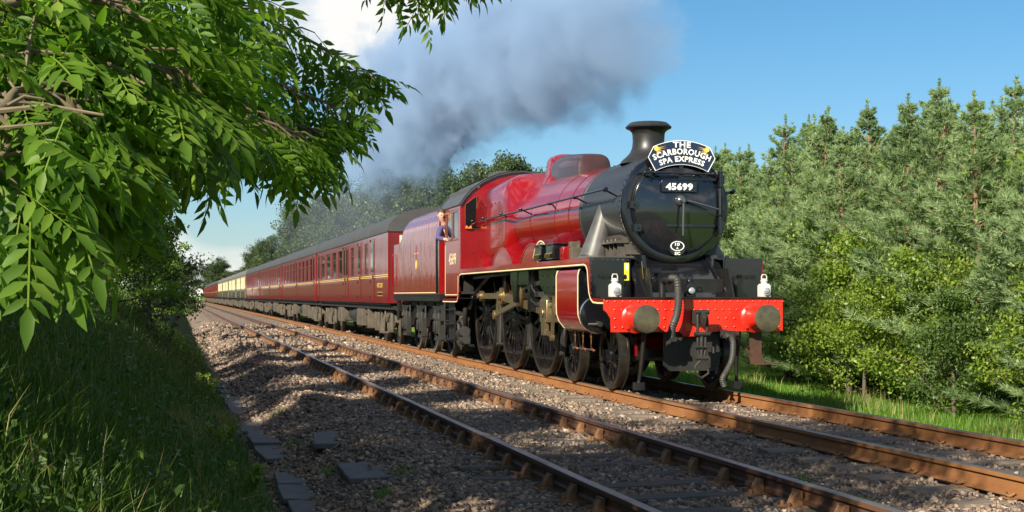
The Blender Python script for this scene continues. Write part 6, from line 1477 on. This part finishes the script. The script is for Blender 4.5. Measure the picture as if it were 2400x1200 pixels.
# ------------------------------------------------------------------ exhaust smoke
def smoke_material(name, dens, col, cz0, cz1, r0, rk, y0, y1, cx0, cx1, scale, thr, aniso=0.15, seed=0.0, rise=.5):
    m = bpy.data.materials.new(name); m.use_nodes = True; nt = m.node_tree; N = nt.nodes; L = nt.links
    for x in list(N): N.remove(x)
    out = N.new('ShaderNodeOutputMaterial'); pv = N.new('ShaderNodeVolumePrincipled'); L.new(pv.outputs[0], out.inputs['Volume'])
    pv.inputs['Color'].default_value = (*col, 1); pv.inputs['Anisotropy'].default_value = aniso
    def mt(op, a, b=None, c=None, clamp=False):
        n = N.new('ShaderNodeMath'); n.operation = op; n.use_clamp = clamp
        for i, v in enumerate((a, b, c)):
            if v is None: continue
            if isinstance(v, (int, float)): n.inputs[i].default_value = v
            else: L.new(v, n.inputs[i])
        return n.outputs[0]
    tc = N.new('ShaderNodeTexCoord'); sp = N.new('ShaderNodeSeparateXYZ'); L.new(tc.outputs['Object'], sp.inputs[0]); x, y, z = sp.outputs
    t = mt('DIVIDE', mt('SUBTRACT', y, y0), y1 - y0, clamp=True)
    tp_ = mt('POWER', t, rise); dz = mt('SUBTRACT', z, mt('MULTIPLY_ADD', tp_, cz1 - cz0, cz0)); dx = mt('SUBTRACT', x, mt('MULTIPLY_ADD', t, cx1 - cx0, cx0))
    rr = mt('MULTIPLY_ADD', mt('POWER', t, .5), rk, r0)
    d = mt('DIVIDE', mt('SQRT', mt('ADD', mt('MULTIPLY', dx, dx), mt('MULTIPLY', dz, dz))), rr)
    fall = mt('SUBTRACT', 1.0, d)
    mp = N.new('ShaderNodeMapping'); mp.inputs['Location'].default_value = (seed, seed * .7, seed * 1.3); L.new(tc.outputs['Object'], mp.inputs['Vector'])
    nz = N.new('ShaderNodeTexNoise'); nz.inputs['Scale'].default_value = scale; nz.inputs['Detail'].default_value = 7; nz.inputs['Roughness'].default_value = .66; nz.inputs['Distortion'].default_value = .4; L.new(mp.outputs[0], nz.inputs['Vector'])
    v = mt('ADD', fall, mt('MULTIPLY', mt('SUBTRACT', nz.outputs['Fac'], .5), 3.2))
    nz2 = N.new('ShaderNodeTexNoise'); nz2.inputs['Scale'].default_value = scale * 3.6; nz2.inputs['Detail'].default_value = 4; L.new(mp.outputs[0], nz2.inputs['Vector'])
    v = mt('ADD', v, mt('MULTIPLY', mt('SUBTRACT', nz2.outputs['Fac'], .5), 1.1))
    v = mt('MULTIPLY', mt('SUBTRACT', v, thr), 3.2, clamp=True)
    ends = mt('MULTIPLY', mt('MULTIPLY', mt('SUBTRACT', 1.0, t), 2.2, clamp=True), mt('MULTIPLY', mt('SUBTRACT', y, y0 - .6), 2.5, clamp=True))
    L.new(mt('MULTIPLY', mt('MULTIPLY', v, ends), dens), pv.inputs['Density'])
    m.cycles.volume_step_rate = .25
    return m
def smoke_object(name, m, y0, y1, c0, c1, r0, rk, label):
    mb = MB(); rings = []
    for i in range(13):
        t = (i / 12) ** 1.6; y = y0 - .9 + (y1 - y0 + 1.5) * t; tt = max(0, min(1, (y - y0) / (y1 - y0))); r = (r0 + rk * tt ** .5) * (1.5 if 0 < i < 12 else 1.2) + .15; tr_ = tt ** .5
        rings.append([(c0[0] + (c1[0] - c0[0]) * tt + r * math.cos(2 * PI * k / 20), y, c0[1] + (c1[1] - c0[1]) * tr_ - r * math.sin(2 * PI * k / 20)) for k in range(20)])
    mb.loft(rings); o = mb.build(name, m, None, 60); tag(o, label, 'smoke', kind='stuff'); return o
sm = smoke_material('coal_smoke', 1.1, (.52, .71, .98), 5.35, 8.0, .95, 1.75, 20.9, 60, 7.0, 7.4, .46, .22, seed=2.0)
smoke_object('smoke', sm, 20.9, 60, (7.0, 5.35), (7.4, 8.0), .95, 1.75, 'blue-grey exhaust smoke trailing back from the chimney')
sm2 = smoke_material('thin_smoke', .007, (.62, .70, .82), 5.4, 5.6, 2.2, 1.6, 50, 112, 8.6, 10.0, .22, -.10, seed=5.0)
smoke_object('drifting_smoke', sm2, 50, 112, (8.6, 5.4), (10.0, 5.6), 2.2, 1.6, 'thin grey smoke drifting over the carriages and far trees')
